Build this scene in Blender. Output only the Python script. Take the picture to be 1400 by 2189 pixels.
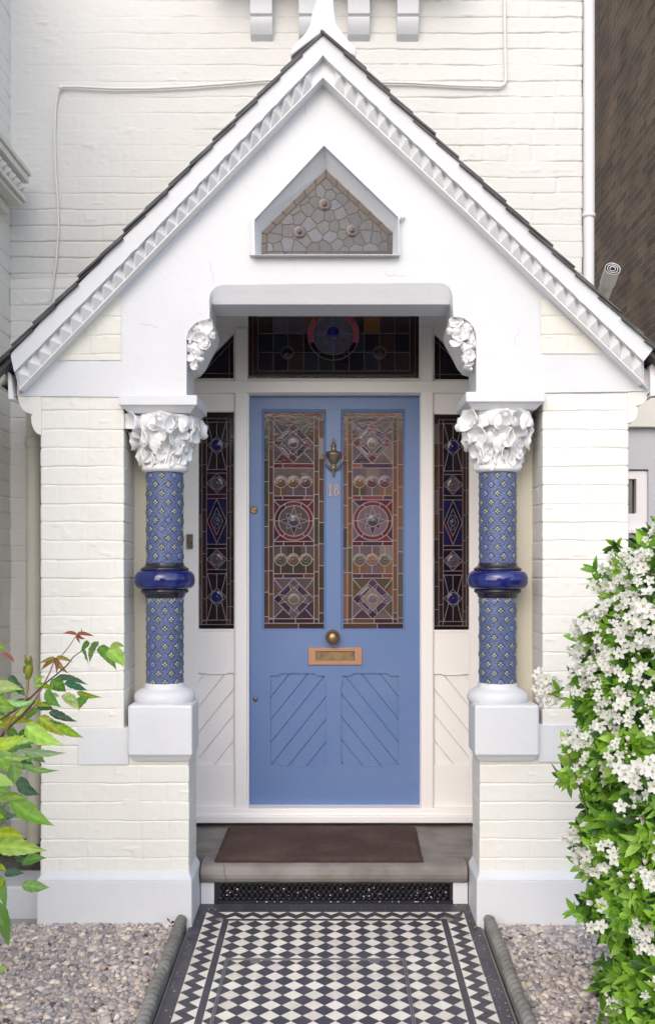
import bpy, bmesh, math, random
import numpy as np
from mathutils import Vector, Matrix, noise as mnoise
from mathutils.geometry import tessellate_polygon
random.seed(7); rng = np.random.default_rng(7)
for o in list(bpy.data.objects): bpy.data.objects.remove(o)
scn = bpy.context.scene
COL = scn.collection

# ------------------------------------------------------------------ camera, sky, sun, exposure
F, U0, V0, EYE = 2100.0, 714.0, 1210.0, 1.45
cam_d = bpy.data.cameras.new('camera'); cam = bpy.data.objects.new('camera', cam_d); COL.objects.link(cam)
cam.location = (0, 0, EYE); cam.rotation_euler = (math.radians(90), 0, 0)
cam_d.sensor_fit = 'HORIZONTAL'; cam_d.sensor_width = 36; cam_d.lens = 36*F/1400
cam_d.shift_x = (700-U0)/1400; cam_d.shift_y = (V0-1094.5)/1400
cam_d.clip_start = 0.05; cam_d.clip_end = 500
scn.camera = cam
SUN_EL, SUN_AZ = 34, 192      # azimuth clockwise from +Y : behind the viewer, a little to the left
w = bpy.data.worlds.new('World'); scn.world = w; w.use_nodes = True
nt = w.node_tree; bg = nt.nodes['Background']; sky = nt.nodes.new('ShaderNodeTexSky')
sky.sky_type = 'NISHITA'; sky.sun_disc = False
sky.sun_elevation = math.radians(SUN_EL); sky.sun_rotation = math.radians(SUN_AZ)
sky.air_density = 1.0; sky.dust_density = 2.3; sky.ozone_density = 1.6
nt.links.new(sky.outputs[0], bg.inputs[0]); bg.inputs[1].default_value = 0.15
sl = bpy.data.lights.new('sun', 'SUN'); so = bpy.data.objects.new('sun', sl); COL.objects.link(so)
sl.energy = 0.9; sl.angle = math.radians(125); sl.color = (1.0, 0.955, 0.895)
sd = Vector((math.sin(math.radians(SUN_AZ))*math.cos(math.radians(SUN_EL)),
             math.cos(math.radians(SUN_AZ))*math.cos(math.radians(SUN_EL)), math.sin(math.radians(SUN_EL))))
so.rotation_euler = sd.to_track_quat('Z', 'Y').to_euler()
scn.view_settings.view_transform = 'Standard'; scn.view_settings.look = 'None'
scn.view_settings.exposure = 0.74; scn.view_settings.gamma = 1.0
scn.render.engine = 'CYCLES'

# ------------------------------------------------------------------ helpers
def P(u, v, D): return Vector(((u-U0)*D/F, D, EYE-(v-V0)*D/F))
def X(u, D): return (u-U0)*D/F
def Z(v, D): return EYE-(v-V0)*D/F

def s2l(c):
    return tuple(((x/255)/12.92 if x/255 <= 0.04045 else ((x/255+0.055)/1.055)**2.4) for x in c)

class MB:
    def __init__(s): s.v=[]; s.f=[]; s.m=[]; s.c=[]; s.s=[]
    def add(s, vs, fs, mat=0, col=(1,1,1), smooth=False):
        b=len(s.v); s.v += [tuple(p) for p in vs]
        for f in fs:
            s.f.append([b+i for i in f]); s.m.append(mat); s.c.append(col); s.s.append(smooth)
    def box(s, x0,x1,y0,y1,z0,z1, mat=0, col=(1,1,1)):
        vs=[(x,y,z) for x in (x0,x1) for y in (y0,y1) for z in (z0,z1)]
        s.add(vs, [(0,1,3,2),(4,6,7,5),(0,4,5,1),(2,3,7,6),(0,2,6,4),(1,5,7,3)], mat, col)
    def prism(s, pts, y0, y1, holes=(), mat=0, col=(1,1,1), back=True):
        # pts: (x,z); y0 front
        loops=[list(pts)]+[list(h) for h in holes]
        tri = tessellate_polygon([[Vector((p[0],p[1],0)) for p in l] for l in loops])
        flat=[p for l in loops for p in l]; n=len(flat)
        vs=[(p[0],y0,p[1]) for p in flat]+[(p[0],y1,p[1]) for p in flat]
        fs=[tuple(t) for t in tri]
        if back: fs+=[(t[2]+n,t[1]+n,t[0]+n) for t in tri]
        b=0
        for l in loops:
            k=len(l)
            for i in range(k):
                j=(i+1)%k; fs.append((b+i,b+j,b+j+n,b+i+n))
            b+=k
        s.add(vs,fs,mat,col)
    def loft(s, a, b, closed=False, mat=0, col=(1,1,1), smooth=False):
        n=len(a); fs=[(i,(i+1)%n,n+(i+1)%n,n+i) for i in range(n if closed else n-1)]
        s.add(list(a)+list(b), fs, mat, col, smooth)
    def tube(s, pts, r, n=8, mat=0, col=(1,1,1), caps=True):
        pts=[Vector(p) for p in pts]; rs = r if isinstance(r,(list,tuple)) else [r]*len(pts)
        vs=[]; fs=[]; ref=None
        for i,p in enumerate(pts):
            d=(pts[min(i+1,len(pts)-1)]-pts[max(i-1,0)]).normalized()
            if ref is None: ref = d.orthogonal().normalized()
            a=(ref-d*ref.dot(d)).normalized(); ref=a; b=d.cross(a)
            for k in range(n):
                t=2*math.pi*k/n; vs.append(p+(a*math.cos(t)+b*math.sin(t))*rs[i])
        for i in range(len(pts)-1):
            for k in range(n):
                fs.append((i*n+k,i*n+(k+1)%n,(i+1)*n+(k+1)%n,(i+1)*n+k))
        s.add(vs,fs,mat,col,True)
        if caps:
            s.add(vs[:n],[tuple(range(n))[::-1]],mat,col); s.add(vs[-n:],[tuple(range(n))],mat,col)
    def lathe(s, prof, o, axis=(0,0,1), n=32, mat=0, col=(1,1,1), smooth=True):
        o=Vector(o); ax=Vector(axis).normalized(); a=ax.orthogonal().normalized(); b=ax.cross(a)
        vs=[]; fs=[]
        for (r,t) in prof:
            for k in range(n):
                q=2*math.pi*k/n; vs.append(o+ax*t+(a*math.cos(q)+b*math.sin(q))*r)
        for i in range(len(prof)-1):
            for k in range(n): fs.append((i*n+k,i*n+(k+1)%n,(i+1)*n+(k+1)%n,(i+1)*n+k))
        s.add(vs,fs,mat,col,smooth)
    def ball(s, c, r, sc=(1,1,1), n=10, mat=0, col=(1,1,1)):
        vs=[];fs=[]
        for i in range(n//2+1):
            p=math.pi*i/(n//2)
            for k in range(n):
                q=2*math.pi*k/n
                vs.append((c[0]+r*sc[0]*math.sin(p)*math.cos(q),c[1]+r*sc[1]*math.sin(p)*math.sin(q),c[2]+r*sc[2]*math.cos(p)))
        for i in range(n//2):
            for k in range(n): fs.append((i*n+k,i*n+(k+1)%n,(i+1)*n+(k+1)%n,(i+1)*n+k))
        s.add(vs,fs,mat,col,True)
    def build(s, name, mats, parent=None, bevel=0, recalc=True):
        me=bpy.data.meshes.new(name); me.from_pydata(s.v,[],s.f)
        mats = mats if isinstance(mats,(list,tuple)) else [mats]
        for m in mats: me.materials.append(m)
        me.polygons.foreach_set('material_index', s.m); me.polygons.foreach_set('use_smooth', s.s)
        ca=me.color_attributes.new('Col','FLOAT_COLOR','CORNER')
        arr=[]
        for f,c in zip(s.f,s.c): arr += [c[0],c[1],c[2],1.0]*len(f)
        ca.data.foreach_set('color', arr)
        if recalc:
            bm=bmesh.new(); bm.from_mesh(me); bmesh.ops.recalc_face_normals(bm, faces=bm.faces); bm.to_mesh(me); bm.free()
        me.update(); o=bpy.data.objects.new(name, me); COL.objects.link(o)
        if parent: o.parent=parent
        if bevel:
            b=o.modifiers.new('bevel','BEVEL'); b.width=bevel; b.segments=2; b.limit_method='ANGLE'; b.angle_limit=math.radians(50)
        return o

def tag(o, label=None, cat=None, group=None, kind=None):
    if label: o['label']=label
    if cat: o['category']=cat
    if group: o['group']=group
    if kind: o['kind']=kind
    return o
def thing(name, label, cat, group=None, loc=(0,0,0)):
    o=bpy.data.objects.new(name,None); COL.objects.link(o); o.empty_display_size=.1
    return tag(o,label,cat,group)

def np_mesh(name, V, Fq, mat, parent=None, col=None, smooth=True):
    me=bpy.data.meshes.new(name); nv=len(V); nf=len(Fq); k=Fq.shape[1]
    me.vertices.add(nv); me.vertices.foreach_set('co', V.astype(np.float32).ravel())
    me.loops.add(nf*k); me.loops.foreach_set('vertex_index', Fq.astype(np.int32).ravel())
    me.polygons.add(nf); me.polygons.foreach_set('loop_start', np.arange(0,nf*k,k,dtype=np.int32))
    me.polygons.foreach_set('use_smooth', np.full(nf,smooth))
    me.update(calc_edges=True)
    if col is not None:
        ca=me.color_attributes.new('Col','FLOAT_COLOR','POINT')
        ca.data.foreach_set('color', np.concatenate([col,np.ones((nv,1))],1).astype(np.float32).ravel())
    me.materials.append(mat); o=bpy.data.objects.new(name,me); COL.objects.link(o)
    if parent: o.parent=parent
    return o
def grid_faces(nu,nv,wrap=False):
    i=np.arange(nv-1)[:,None]; j=np.arange(nu if wrap else nu-1)[None,:]
    a=i*nu+j; b=i*nu+(j+1)%nu
    return np.stack([a,b,b+nu,a+nu],-1).reshape(-1,4)
_lat=rng.random((256,256))
def vnoise(x,y,sc,seed=0):
    x=np.asarray(x)*sc+seed*17.3; y=np.asarray(y)*sc+seed*9.1
    xi=np.floor(x).astype(int); yi=np.floor(y).astype(int); fx=x-xi; fy=y-yi
    fx=fx*fx*(3-2*fx); fy=fy*fy*(3-2*fy); g=lambda a,b:_lat[a%256,b%256]
    return (g(xi,yi)*(1-fx)+g(xi+1,yi)*fx)*(1-fy)+(g(xi,yi+1)*(1-fx)+g(xi+1,yi+1)*fx)*fy

# ------------------------------------------------------------------ materials
def mat(name, col=(.8,.8,.8), rough=.5, metal=0, attr=False, bump=0, bscale=30, bdist=.004, var=0, vscale=4, vcol=None, spec=.5, detail=4, coat=0, sss=0, fn=None):
    m=bpy.data.materials.new(name); m.use_nodes=True; t=m.node_tree; b=t.nodes['Principled BSDF']
    b.inputs['Roughness'].default_value=rough; b.inputs['Metallic'].default_value=metal
    b.inputs['Specular IOR Level'].default_value=spec; b.inputs['Coat Weight'].default_value=coat
    tc=t.nodes.new('ShaderNodeTexCoord')
    if attr:
        a=t.nodes.new('ShaderNodeAttribute'); a.attribute_name='Col'; src=a.outputs['Color']
    else:
        r=t.nodes.new('ShaderNodeRGB'); r.outputs[0].default_value=(*col,1); src=r.outputs[0]
    if var or vcol:
        n=t.nodes.new('ShaderNodeTexNoise'); n.inputs['Scale'].default_value=vscale; n.inputs['Detail'].default_value=6
        t.links.new(tc.outputs['Object'], n.inputs['Vector'])
        rp=t.nodes.new('ShaderNodeMapRange'); rp.inputs[1].default_value=.42; rp.inputs[2].default_value=.72
        rp.inputs[4].default_value=var if var else 1
        t.links.new(n.outputs[0], rp.inputs[0])
        mx=t.nodes.new('ShaderNodeMix'); mx.data_type='RGBA'; mx.blend_type='MIX' if vcol else 'MULTIPLY'
        t.links.new(rp.outputs[0], mx.inputs[0]); t.links.new(src, mx.inputs[6])
        mx.inputs[7].default_value=(*(vcol or (.55,.52,.48)),1); src=mx.outputs[2]
    t.links.new(src, b.inputs['Base Color'])
    if bump:
        n=t.nodes.new('ShaderNodeTexNoise'); n.inputs['Scale'].default_value=bscale; n.inputs['Detail'].default_value=detail
        t.links.new(tc.outputs['Object'], n.inputs['Vector'])
        bp=t.nodes.new('ShaderNodeBump'); bp.inputs['Strength'].default_value=bump; bp.inputs['Distance'].default_value=bdist
        t.links.new(n.outputs[0], bp.inputs['Height']); t.links.new(bp.outputs[0], b.inputs['Normal'])
    return m
M={}
M['white']=mat('white_masonry_paint',(.695,.71,.745),.55,bump=.55,bscale=22,bdist=.004,var=.11,vscale=2.6)
M['wood_white']=mat('white_gloss_wood',(.88,.86,.87),.35,bump=.25,bscale=14,bdist=.002)
M['cream']=mat('cream_masonry_paint',(.73,.72,.665),.5,bump=.6,bscale=35,bdist=.003,var=.10,vscale=3)
M['creamw']=mat('cream_white_brick_paint',(.785,.775,.735),.5,bump=.45,bscale=45,bdist=.003,var=.08,vscale=3.5)
M['wallw']=mat('warm_white_wall_paint',(.675,.668,.64),.5,bump=.45,bscale=40,bdist=.003,var=.08,vscale=2.5)
M['niche']=mat('cream_render_paint',(.72,.69,.58),.5,bump=.4,bscale=20,bdist=.003,var=.12,vscale=3)
M['plaster']=mat('white_plaster_ornament',(.82,.825,.84),.5,bump=.5,bscale=40,bdist=.003,var=.08,vscale=12)
M['slate']=mat('dark_roof_slate',(.055,.052,.055),.6,bump=.7,bscale=40,bdist=.004,vcol=(.12,.12,.12),vscale=9)
M['door']=mat('blue_door_paint',(.122,.200,.41),.34,bump=.5,bscale=26,bdist=.0018,vcol=(.150,.225,.43),vscale=3)
M['brass']=mat('aged_brass',(.36,.25,.13),.36,metal=.85,bump=.4,bscale=60,bdist=.001,vcol=(.20,.13,.07),vscale=25)
M['brassd']=mat('dark_bronze',(.16,.13,.11),.42,metal=.7,bump=.4,bscale=60,bdist=.001,vcol=(.30,.24,.16),vscale=40)
M['copper']=mat('pinkish_brass',(.50,.27,.16),.38,metal=.6,bump=.2,bscale=60,bdist=.001)
M['glass']=mat('stained_glass_panes',attr=True,rough=.09,bump=.22,bscale=70,bdist=.003,var=.30,vscale=60,spec=.5,detail=2)
M['lead']=mat('lead_came',(.34,.31,.33),.45,metal=.25,bump=.3,bscale=80,bdist=.001)
M['leadd']=mat('tarnished_lead_came',(.22,.20,.22),.45,metal=.2,bump=.3,bscale=80,bdist=.001)
M['cobalt']=mat('cobalt_glazed_ceramic',(.008,.012,.11),.07,bump=.25,bscale=14,bdist=.004,coat=.6,vcol=(.016,.026,.19),vscale=22)
M['blackglaze']=mat('black_glazed_ceramic',(.018,.016,.03),.16,bump=.2,bscale=30,bdist=.002,coat=.3)
M['faience']=mat('patterned_relief_tile',attr=True,rough=.32,spec=.4)
M['stone']=mat('worn_grey_stone',(.27,.25,.235),.8,bump=.6,bscale=50,bdist=.003,vcol=(.15,.13,.12),vscale=5)
M['mat']=mat('brown_coir',(.080,.044,.040),.95,bump=1,bscale=420,bdist=.006,vcol=(.13,.085,.066),vscale=5)
M['iron']=mat('black_painted_iron',(.012,.012,.022),.35,bump=.5,bscale=70,bdist=.002)
M['tile']=mat('encaustic_floor_tile',attr=True,rough=.45,bump=.3,bscale=40,bdist=.001,var=.30,vscale=22)
M['grout']=mat('sandy_grout',(.30,.27,.24),.9,bump=.4,bscale=90,bdist=.002)
M['gravelbase']=mat('gravel_bed',(.42,.39,.38),.95,bump=.8,bscale=60,bdist=.01)
M['pebble']=mat('rounded_pebble',attr=True,rough=.62,bump=.25,bscale=150,bdist=.001,var=.12,vscale=120)
M['rope']=mat('weathered_terracotta_edging',(.23,.225,.21),.85,bump=.7,bscale=70,bdist=.003,vcol=(.13,.13,.11),vscale=9)
M['steel']=mat('dull_steel_frame',(.26,.26,.27),.45,metal=.5,bump=.3,bscale=80,bdist=.001)
M['leaf']=mat('glossy_leaf',attr=True,rough=.34,bump=.3,bscale=70,bdist=.002)
M['petal']=mat('white_petal',attr=True,rough=.6)
M['bark']=mat('brown_stem_bark',(.09,.05,.03),.7,bump=.5,bscale=90,bdist=.002)
M['pipe']=mat('white_painted_pipe',(.74,.72,.72),.35,bump=.2,bscale=12,bdist=.002)
M['pipecream']=mat('cream_painted_pipe',(.78,.75,.66),.45,bump=.3,bscale=20,bdist=.002,var=.2,vscale=6)
M['leadk']=mat('bronzed_lead_came',(.10,.085,.075),.45,metal=.2,bump=.3,bscale=80,bdist=.001)
M['glassg']=mat('gable_window_panes',attr=True,rough=.16,bump=.25,bscale=40,bdist=.003,var=.3,vscale=30,spec=.45)
M['dark']=mat('dark_void',(.012,.011,.013),.9)
M['soil']=mat('dark_soil',(.06,.05,.04),.95,bump=.8,bscale=30,bdist=.01)
M['pane']=mat('dark_window_glass',(.03,.032,.04),.05,spec=.8)
def two_sided_leaf(m):
    t=m.node_tree; b=t.nodes['Principled BSDF']; out=t.nodes['Material Output']
    a=[n for n in t.nodes if n.type=='ATTRIBUTE'][0]
    tr=t.nodes.new('ShaderNodeBsdfTranslucent'); t.links.new(a.outputs['Color'],tr.inputs['Color'])
    mx=t.nodes.new('ShaderNodeMixShader'); mx.inputs[0].default_value=.42
    t.links.new(b.outputs[0],mx.inputs[1]); t.links.new(tr.outputs[0],mx.inputs[2]); t.links.new(mx.outputs[0],out.inputs['Surface'])
two_sided_leaf(M['leaf']); two_sided_leaf(M['petal'])

def brickmat(name, c1, c2, mortar, sx=1.0):
    m=bpy.data.materials.new(name); m.use_nodes=True; t=m.node_tree; b=t.nodes['Principled BSDF']
    b.inputs['Roughness'].default_value=.85
    uv=t.nodes.new('ShaderNodeUVMap'); br=t.nodes.new('ShaderNodeTexBrick')
    br.inputs['Scale'].default_value=1; br.inputs['Brick Width'].default_value=.225; br.inputs['Row Height'].default_value=.075
    br.inputs['Mortar Size'].default_value=.006; br.inputs['Color1'].default_value=(*c1,1); br.inputs['Color2'].default_value=(*c2,1)
    br.inputs['Mortar'].default_value=(*mortar,1); br.inputs['Mortar Smooth'].default_value=.4
    t.links.new(uv.outputs[0],br.inputs['Vector'])
    n=t.nodes.new('ShaderNodeTexNoise'); n.inputs['Scale'].default_value=2.2; n.inputs['Detail'].default_value=8
    t.links.new(uv.outputs[0],n.inputs['Vector'])
    rp=t.nodes.new('ShaderNodeMapRange'); rp.inputs[1].default_value=.35; rp.inputs[2].default_value=.7; rp.inputs[3].default_value=.7; rp.inputs[4].default_value=1.25
    t.links.new(n.outputs[0],rp.inputs[0])
    mx=t.nodes.new('ShaderNodeMix'); mx.data_type='RGBA'; mx.blend_type='MULTIPLY'; mx.inputs[0].default_value=1
    t.links.new(br.outputs[0],mx.inputs[6]); t.links.new(rp.outputs[0],mx.inputs[7]); t.links.new(mx.outputs[2],b.inputs['Base Color'])
    bp=t.nodes.new('ShaderNodeBump'); bp.inputs['Distance'].default_value=.006; bp.invert=True
    t.links.new(br.outputs[1],bp.inputs['Height']); t.links.new(bp.outputs[0],b.inputs['Normal'])
    return m
M['brownbrick']=brickmat('weathered_brown_brick',(.19,.12,.068),(.10,.066,.042),(.27,.185,.11))
M['redbrick']=brickmat('orange_red_brick',(.50,.24,.14),(.42,.18,.10),(.4,.33,.27))

def quad_uv(mb_obj, uvs):
    me=mb_obj.data; l=me.uv_layers.new(name='UVMap')
    for i,uv in enumerate(uvs): l.data[i].uv=uv

# ------------------------------------------------------------------ painted brickwork with real relief
def brick_height(S, Zc, zj, per, depth, seed, fade=None):
    wob=(vnoise(S,Zc*0+np.floor(Zc/per),7,seed)-.5)*.0065+(vnoise(S,Zc,30,seed+1)-.5)*.003
    t=(Zc-zj+wob)/per; row=np.floor(t); fr=t-row                     # fr=0 at joint
    d=np.minimum(fr,1-fr)*per
    wj=.0042+.003*vnoise(S,Zc,6,seed+2)
    m=np.clip(vnoise(S*1.0,row*1.9,3.6,seed+3)*2.0-.42,0,1)                  # how open the joint is here
    m=.12+.88*m
    if fade is not None: m=m*fade
    # asymmetric joint: crisp overhang under the upper brick, paint-filled slope below
    up=np.clip(1-(fr*per)/(wj*.55),0,1); lo=np.clip(1-((1-fr)*per)/(wj*1.25),0,1)
    j=np.maximum(up,lo)
    h=-depth*m*(j*j*(3-2*j))
    off=np.where(row%2==0,0,.1125)
    pw=np.where((row%2)==0,.225,.1125)
    q=((S+off+ (vnoise(row,row*0,1,seed+4)-.5)*.05)/pw); bi=np.floor(q); fq=q-bi
    dp=np.minimum(fq,1-fq)*pw
    mp=np.clip(vnoise(bi*.37,row*.53,5,seed+5)*1.7-.45,0,1)
    if fade is not None: mp=mp*fade
    k=np.clip(1-dp/.0060,0,1); h-=depth*.75*mp*k*k*(3-2*k)
    h+=(vnoise(bi*1.7,row*2.3,7.7,seed+6)-.5)*.0014*np.clip(d/.01,0,1)
    h+=(vnoise(S,Zc,7,seed+7)-.5)*.0024+(vnoise(S,Zc,45,seed+8)-.5)*.0009
    h+=np.clip(vnoise(S,Zc,26,seed+9)-.86,0,1)*.02
    return h
def brick_wall(name, path, z0, z1, mat_, parent, zj, per=.0755, depth=.0055, seed=1, dx=.008, dz=.003, s0=0, fadef=None):
    # path: outline seen from outside, left to right for a viewer at -Y  => normals to the right-hand side toward viewer
    pts=[];nrm=[];S=[]; acc=s0
    seg=[(Vector(path[i]),Vector(path[i+1])) for i in range(len(path)-1)]
    ns=[Vector(((b-a).y,-(b-a).x)).normalized() for a,b in seg]
    for k,(a,b) in enumerate(seg):
        L=(b-a).length; n=max(2,int(L/dx))
        for i in range(n+(1 if k==len(seg)-1 else 0)):
            t=i/n; pts.append(a.lerp(b,t)); S.append(acc+L*t)
            nn=ns[k]
            if i==0 and k>0: nn=(ns[k-1]+ns[k])
            nrm.append(nn)
        acc+=L
    zs=np.arange(z0,z1+dz*.5,dz); zs[-1]=z1
    S=np.array(S); p=np.array([[q.x,q.y] for q in pts]); n=np.array([[q.x,q.y] for q in nrm])
    SS,ZZ=np.meshgrid(S,zs); fade=fadef(SS,ZZ,np.broadcast_to(p[:,0],SS.shape)) if fadef else None
    H=brick_height(SS,ZZ,zj,per,depth,seed,fade)
    H=H*1.0
    # wobble of arrises
    V=np.stack([p[None,:,0]+n[None,:,0]*H, p[None,:,1]+n[None,:,1]*H, ZZ],-1).reshape(-1,3)
    return np_mesh(name,V,grid_faces(len(S),len(zs)),mat_,parent)

# ================================================================== GROUND, PATH, GRAVEL
SL=.0447
def pz(D): return SL*(D-4.11)
g=MB(); g.add([(-60,-60,-.26),(60,-60,-.26),(60,60,-.26),(-60,60,-.26)],[(0,1,2,3)])
tag(g.build('ground',M['soil']),kind='structure')

g=MB(); g.box(-30,30,-6.2,-3.05,-.5,-.20); tag(g.build('pavement',mat('pale_concrete_paving',(.42,.40,.37),.8,bump=.4,bscale=12,bdist=.004,vcol=(.30,.29,.27),vscale=2)),kind='structure')
g=MB(); g.box(-30,30,-20,-6.21,-.6,-.32); tag(g.build('road',mat('worn_asphalt',(.16,.155,.15),.85,bump=.6,bscale=60,bdist=.004)),kind='structure')
def clip(poly, nx, nz, c):   # keep nx*x+nz*y<=c
    out=[]
    for i in range(len(poly)):
        a=poly[i]; b=poly[(i+1)%len(poly)]; da=nx*a[0]+nz*a[1]-c; db=nx*b[0]+nz*b[1]-c
        if da<=0: out.append(a)
        if (da<0)!=(db<0) and da!=db:
            t=da/(da-db); out.append((a[0]+(b[0]-a[0])*t,a[1]+(b[1]-a[1])*t))
    return out
def cliprect(p,x0,x1,y0,y1):
    for a in ((1,0,x1),(-1,0,-x0),(0,1,y1),(0,-1,-y0)):
        p=clip(p,*a)
        if len(p)<3: return []
    return p
def shrink(p,d):
    cx=sum(q[0] for q in p)/len(p); cy=sum(q[1] for q in p)/len(p); out=[]
    n=len(p); area=sum(p[i][0]*p[(i+1)%n][1]-p[(i+1)%n][0]*p[i][1] for i in range(n))/2
    if area<0: p=p[::-1]
    lines=[]
    for i in range(n):
        a=p[i]; b=p[(i+1)%n]; dx=b[0]-a[0]; dy=b[1]-a[1]; L=math.hypot(dx,dy)
        if L<1e-6: continue
        nx,ny=dy/L,-dx/L; lines.append((nx,ny,nx*a[0]+ny*a[1]-d))
    q=list(p)
    for l in lines:
        q=clip(q,*l)
        if len(q)<3: return []
    return q
path=MB(); YB=0.4   # path comes toward the viewer
def slab(x0,x1,y0,y1,dz,m,col=(1,1,1)):
    vs=[(x0,y0,pz(y0)+dz),(x1,y0,pz(y0)+dz),(x1,y1,pz(y1)+dz),(x0,y1,pz(y1)+dz),(x0,y0,-.3),(x1,y0,-.3),(x1,y1,-.3),(x0,y1,-.3)]
    path.add(vs,[(0,1,2,3),(0,4,5,1),(1,5,6,2),(2,6,7,3),(3,7,4,0)],m,col)
slab(-.588,.598,-3.0,4.215,-.003,1)
DK=(.072,.068,.088); WH=(.84,.79,.70)
def tile(p,base):
    q=shrink(p,.0009)
    if len(q)<3: return
    k=random.uniform(.86,1.08); c=tuple(min(1,x*k*random.uniform(.97,1.03)) for x in base)
    h=random.uniform(-.0004,.0005)
    path.add([(a,b,pz(b)+.0012+h) for a,b in q],[tuple(range(len(q)))],0,c)
xc=.004; pw=.0725; pd=.0703; yt=4.0185; XL,XR=xc-6*pw,xc+6*pw
n=0
while yt-n*pd/2>YB:
    cy=yt-n*pd/2
    for i in range(-13,14):
        if (i+n)%2: continue
        cx=xc+i*pw/2
        # white lattice: even rows white
        pass
    n+=1
rows=int((yt-YB)/pd)+1
for r in range(rows+1):
    for i in range(-6,7):
        cx=xc+i*pw; cy=yt-r*pd
        p=cliprect([(cx-pw/2,cy),(cx,cy-pd/2),(cx+pw/2,cy),(cx,cy+pd/2)],XL,XR,YB,yt)
        if p: tile(p,WH)
        cx+=pw/2; cy-=pd/2
        p=cliprect([(cx-pw/2,cy),(cx,cy-pd/2),(cx+pw/2,cy),(cx,cy+pd/2)],XL,XR,YB,yt)
        if p: tile(p,DK)
# strips
sw=.024
def run(x0,x1,y0,y1,step,col,along='y'):
    if along=='y':
        y=y1
        while y>y0: tile([(x0,max(y-step,y0)),(x1,max(y-step,y0)),(x1,y),(x0,y)],col); y-=step
    else:
        x=x0
        while x<x1: tile([(x,y0),(min(x+step,x1),y0),(min(x+step,x1),y1),(x,y1)],col); x+=step
y2=yt+.018
run(XL-sw,XL,YB,y2,.15,DK); run(XR,XR+sw,YB,y2,.15,DK)
run(XL,XR,yt+.001,y2,.05,DK,'x')
bw=.078
xo0,xi0=XL-sw-bw,XL-sw; xo1,xi1=XR+sw+bw,XR+sw; yo=y2+.072
# side zigzags
def zig(x0,x1,flip):
    # x0 outer, x1 inner
    k=0; y=yo
    sg=1 if x1>x0 else -1
    while y>YB:
        ya,yb=y,y-pd
        o=[(x0,ya),(x0+sg*.037,(ya+yb)/2),(x0,yb)]
        tile(o,WH)
        if y-pd/2<y2: tile([(x1,ya-pd/2),(x1-sg*.037,(ya+yb)/2-pd/2),(x1,yb-pd/2)],WH)
        # dark chevrons (two per pitch)
        m=(ya+yb)/2
        tile([(x0,ya),(x0+sg*.037,m),(x1,m),(x1-sg*.037,ya)],DK)
        tile([(x0,yb),(x0+sg*.037,m),(x1,m),(x1-sg*.037,yb)],DK)
        y-=pd
zig(xo0,xi0,0); zig(xo1,xi1,1)
x=xo0+.05
while x<xo1-.06:
    h1=.033
    tile([(x,yo),(x+pw,yo),(x+pw/2,yo-h1)],WH)
    if x+pw*1.5<xo1-.05: tile([(x+pw/2,y2),(x+pw*1.5,y2),(x+pw,y2+h1)],WH)
    tile([(x,yo),(x+pw/2,yo-h1),(x+pw/2,y2),(x,y2+h1)],DK)
    tile([(x+pw,yo),(x+pw/2,yo-h1),(x+pw/2,y2),(x+pw,y2+h1)],DK)
    x+=pw
run(xo0-.05,xo0-.0,YB,yo,.15,DK); run(xo1,xo1+.05,YB,yo,.15,DK)
run(-.585,.595,yo+.001,4.205,.05,DK,'x')
path=path.build('path',[M['tile'],M['grout']],recalc=False); tag(path,kind='structure')

# inspection cover let into the path
ic=thing('inspection_cover','tiled inspection cover with thin steel frame and two key plates in the chequered path','drain cover')
def on_path(x0,x1,y0,y1,z0,z1,mb):
    vs=[(x,y,pz(y)+z) for x in (x0,x1) for y in (y0,y1) for z in (z0,z1)]
    mb.add(vs,[(0,1,3,2),(4,6,7,5),(0,4,5,1),(2,3,7,6),(0,2,6,4),(1,5,7,3)])
b=MB()
for (a0,a1,b0,b1) in ((-.405,-.3995,2.75,3.668),(-.397,-.393,2.75,3.660),(.262,.2665,2.75,3.668),(.254,.2585,2.75,3.660),(-.3995,.262,3.6625,3.668),(-.393,.2545,3.655,3.6585)):
    on_path(a0,a1,b0,b1,-.002,.0035,b)
b.build('steel_frame',M['steel'],ic)
for uu in (546,800):
    b=MB(); cx=X(uu,3.65); on_path(cx-.018,cx+.018,3.632,3.654,-.002,.0030,b); on_path(cx-.006,cx+.006,3.640,3.647,.0030,.0036,b)
    b.build('key_plate',M['steel'],ic)

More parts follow.
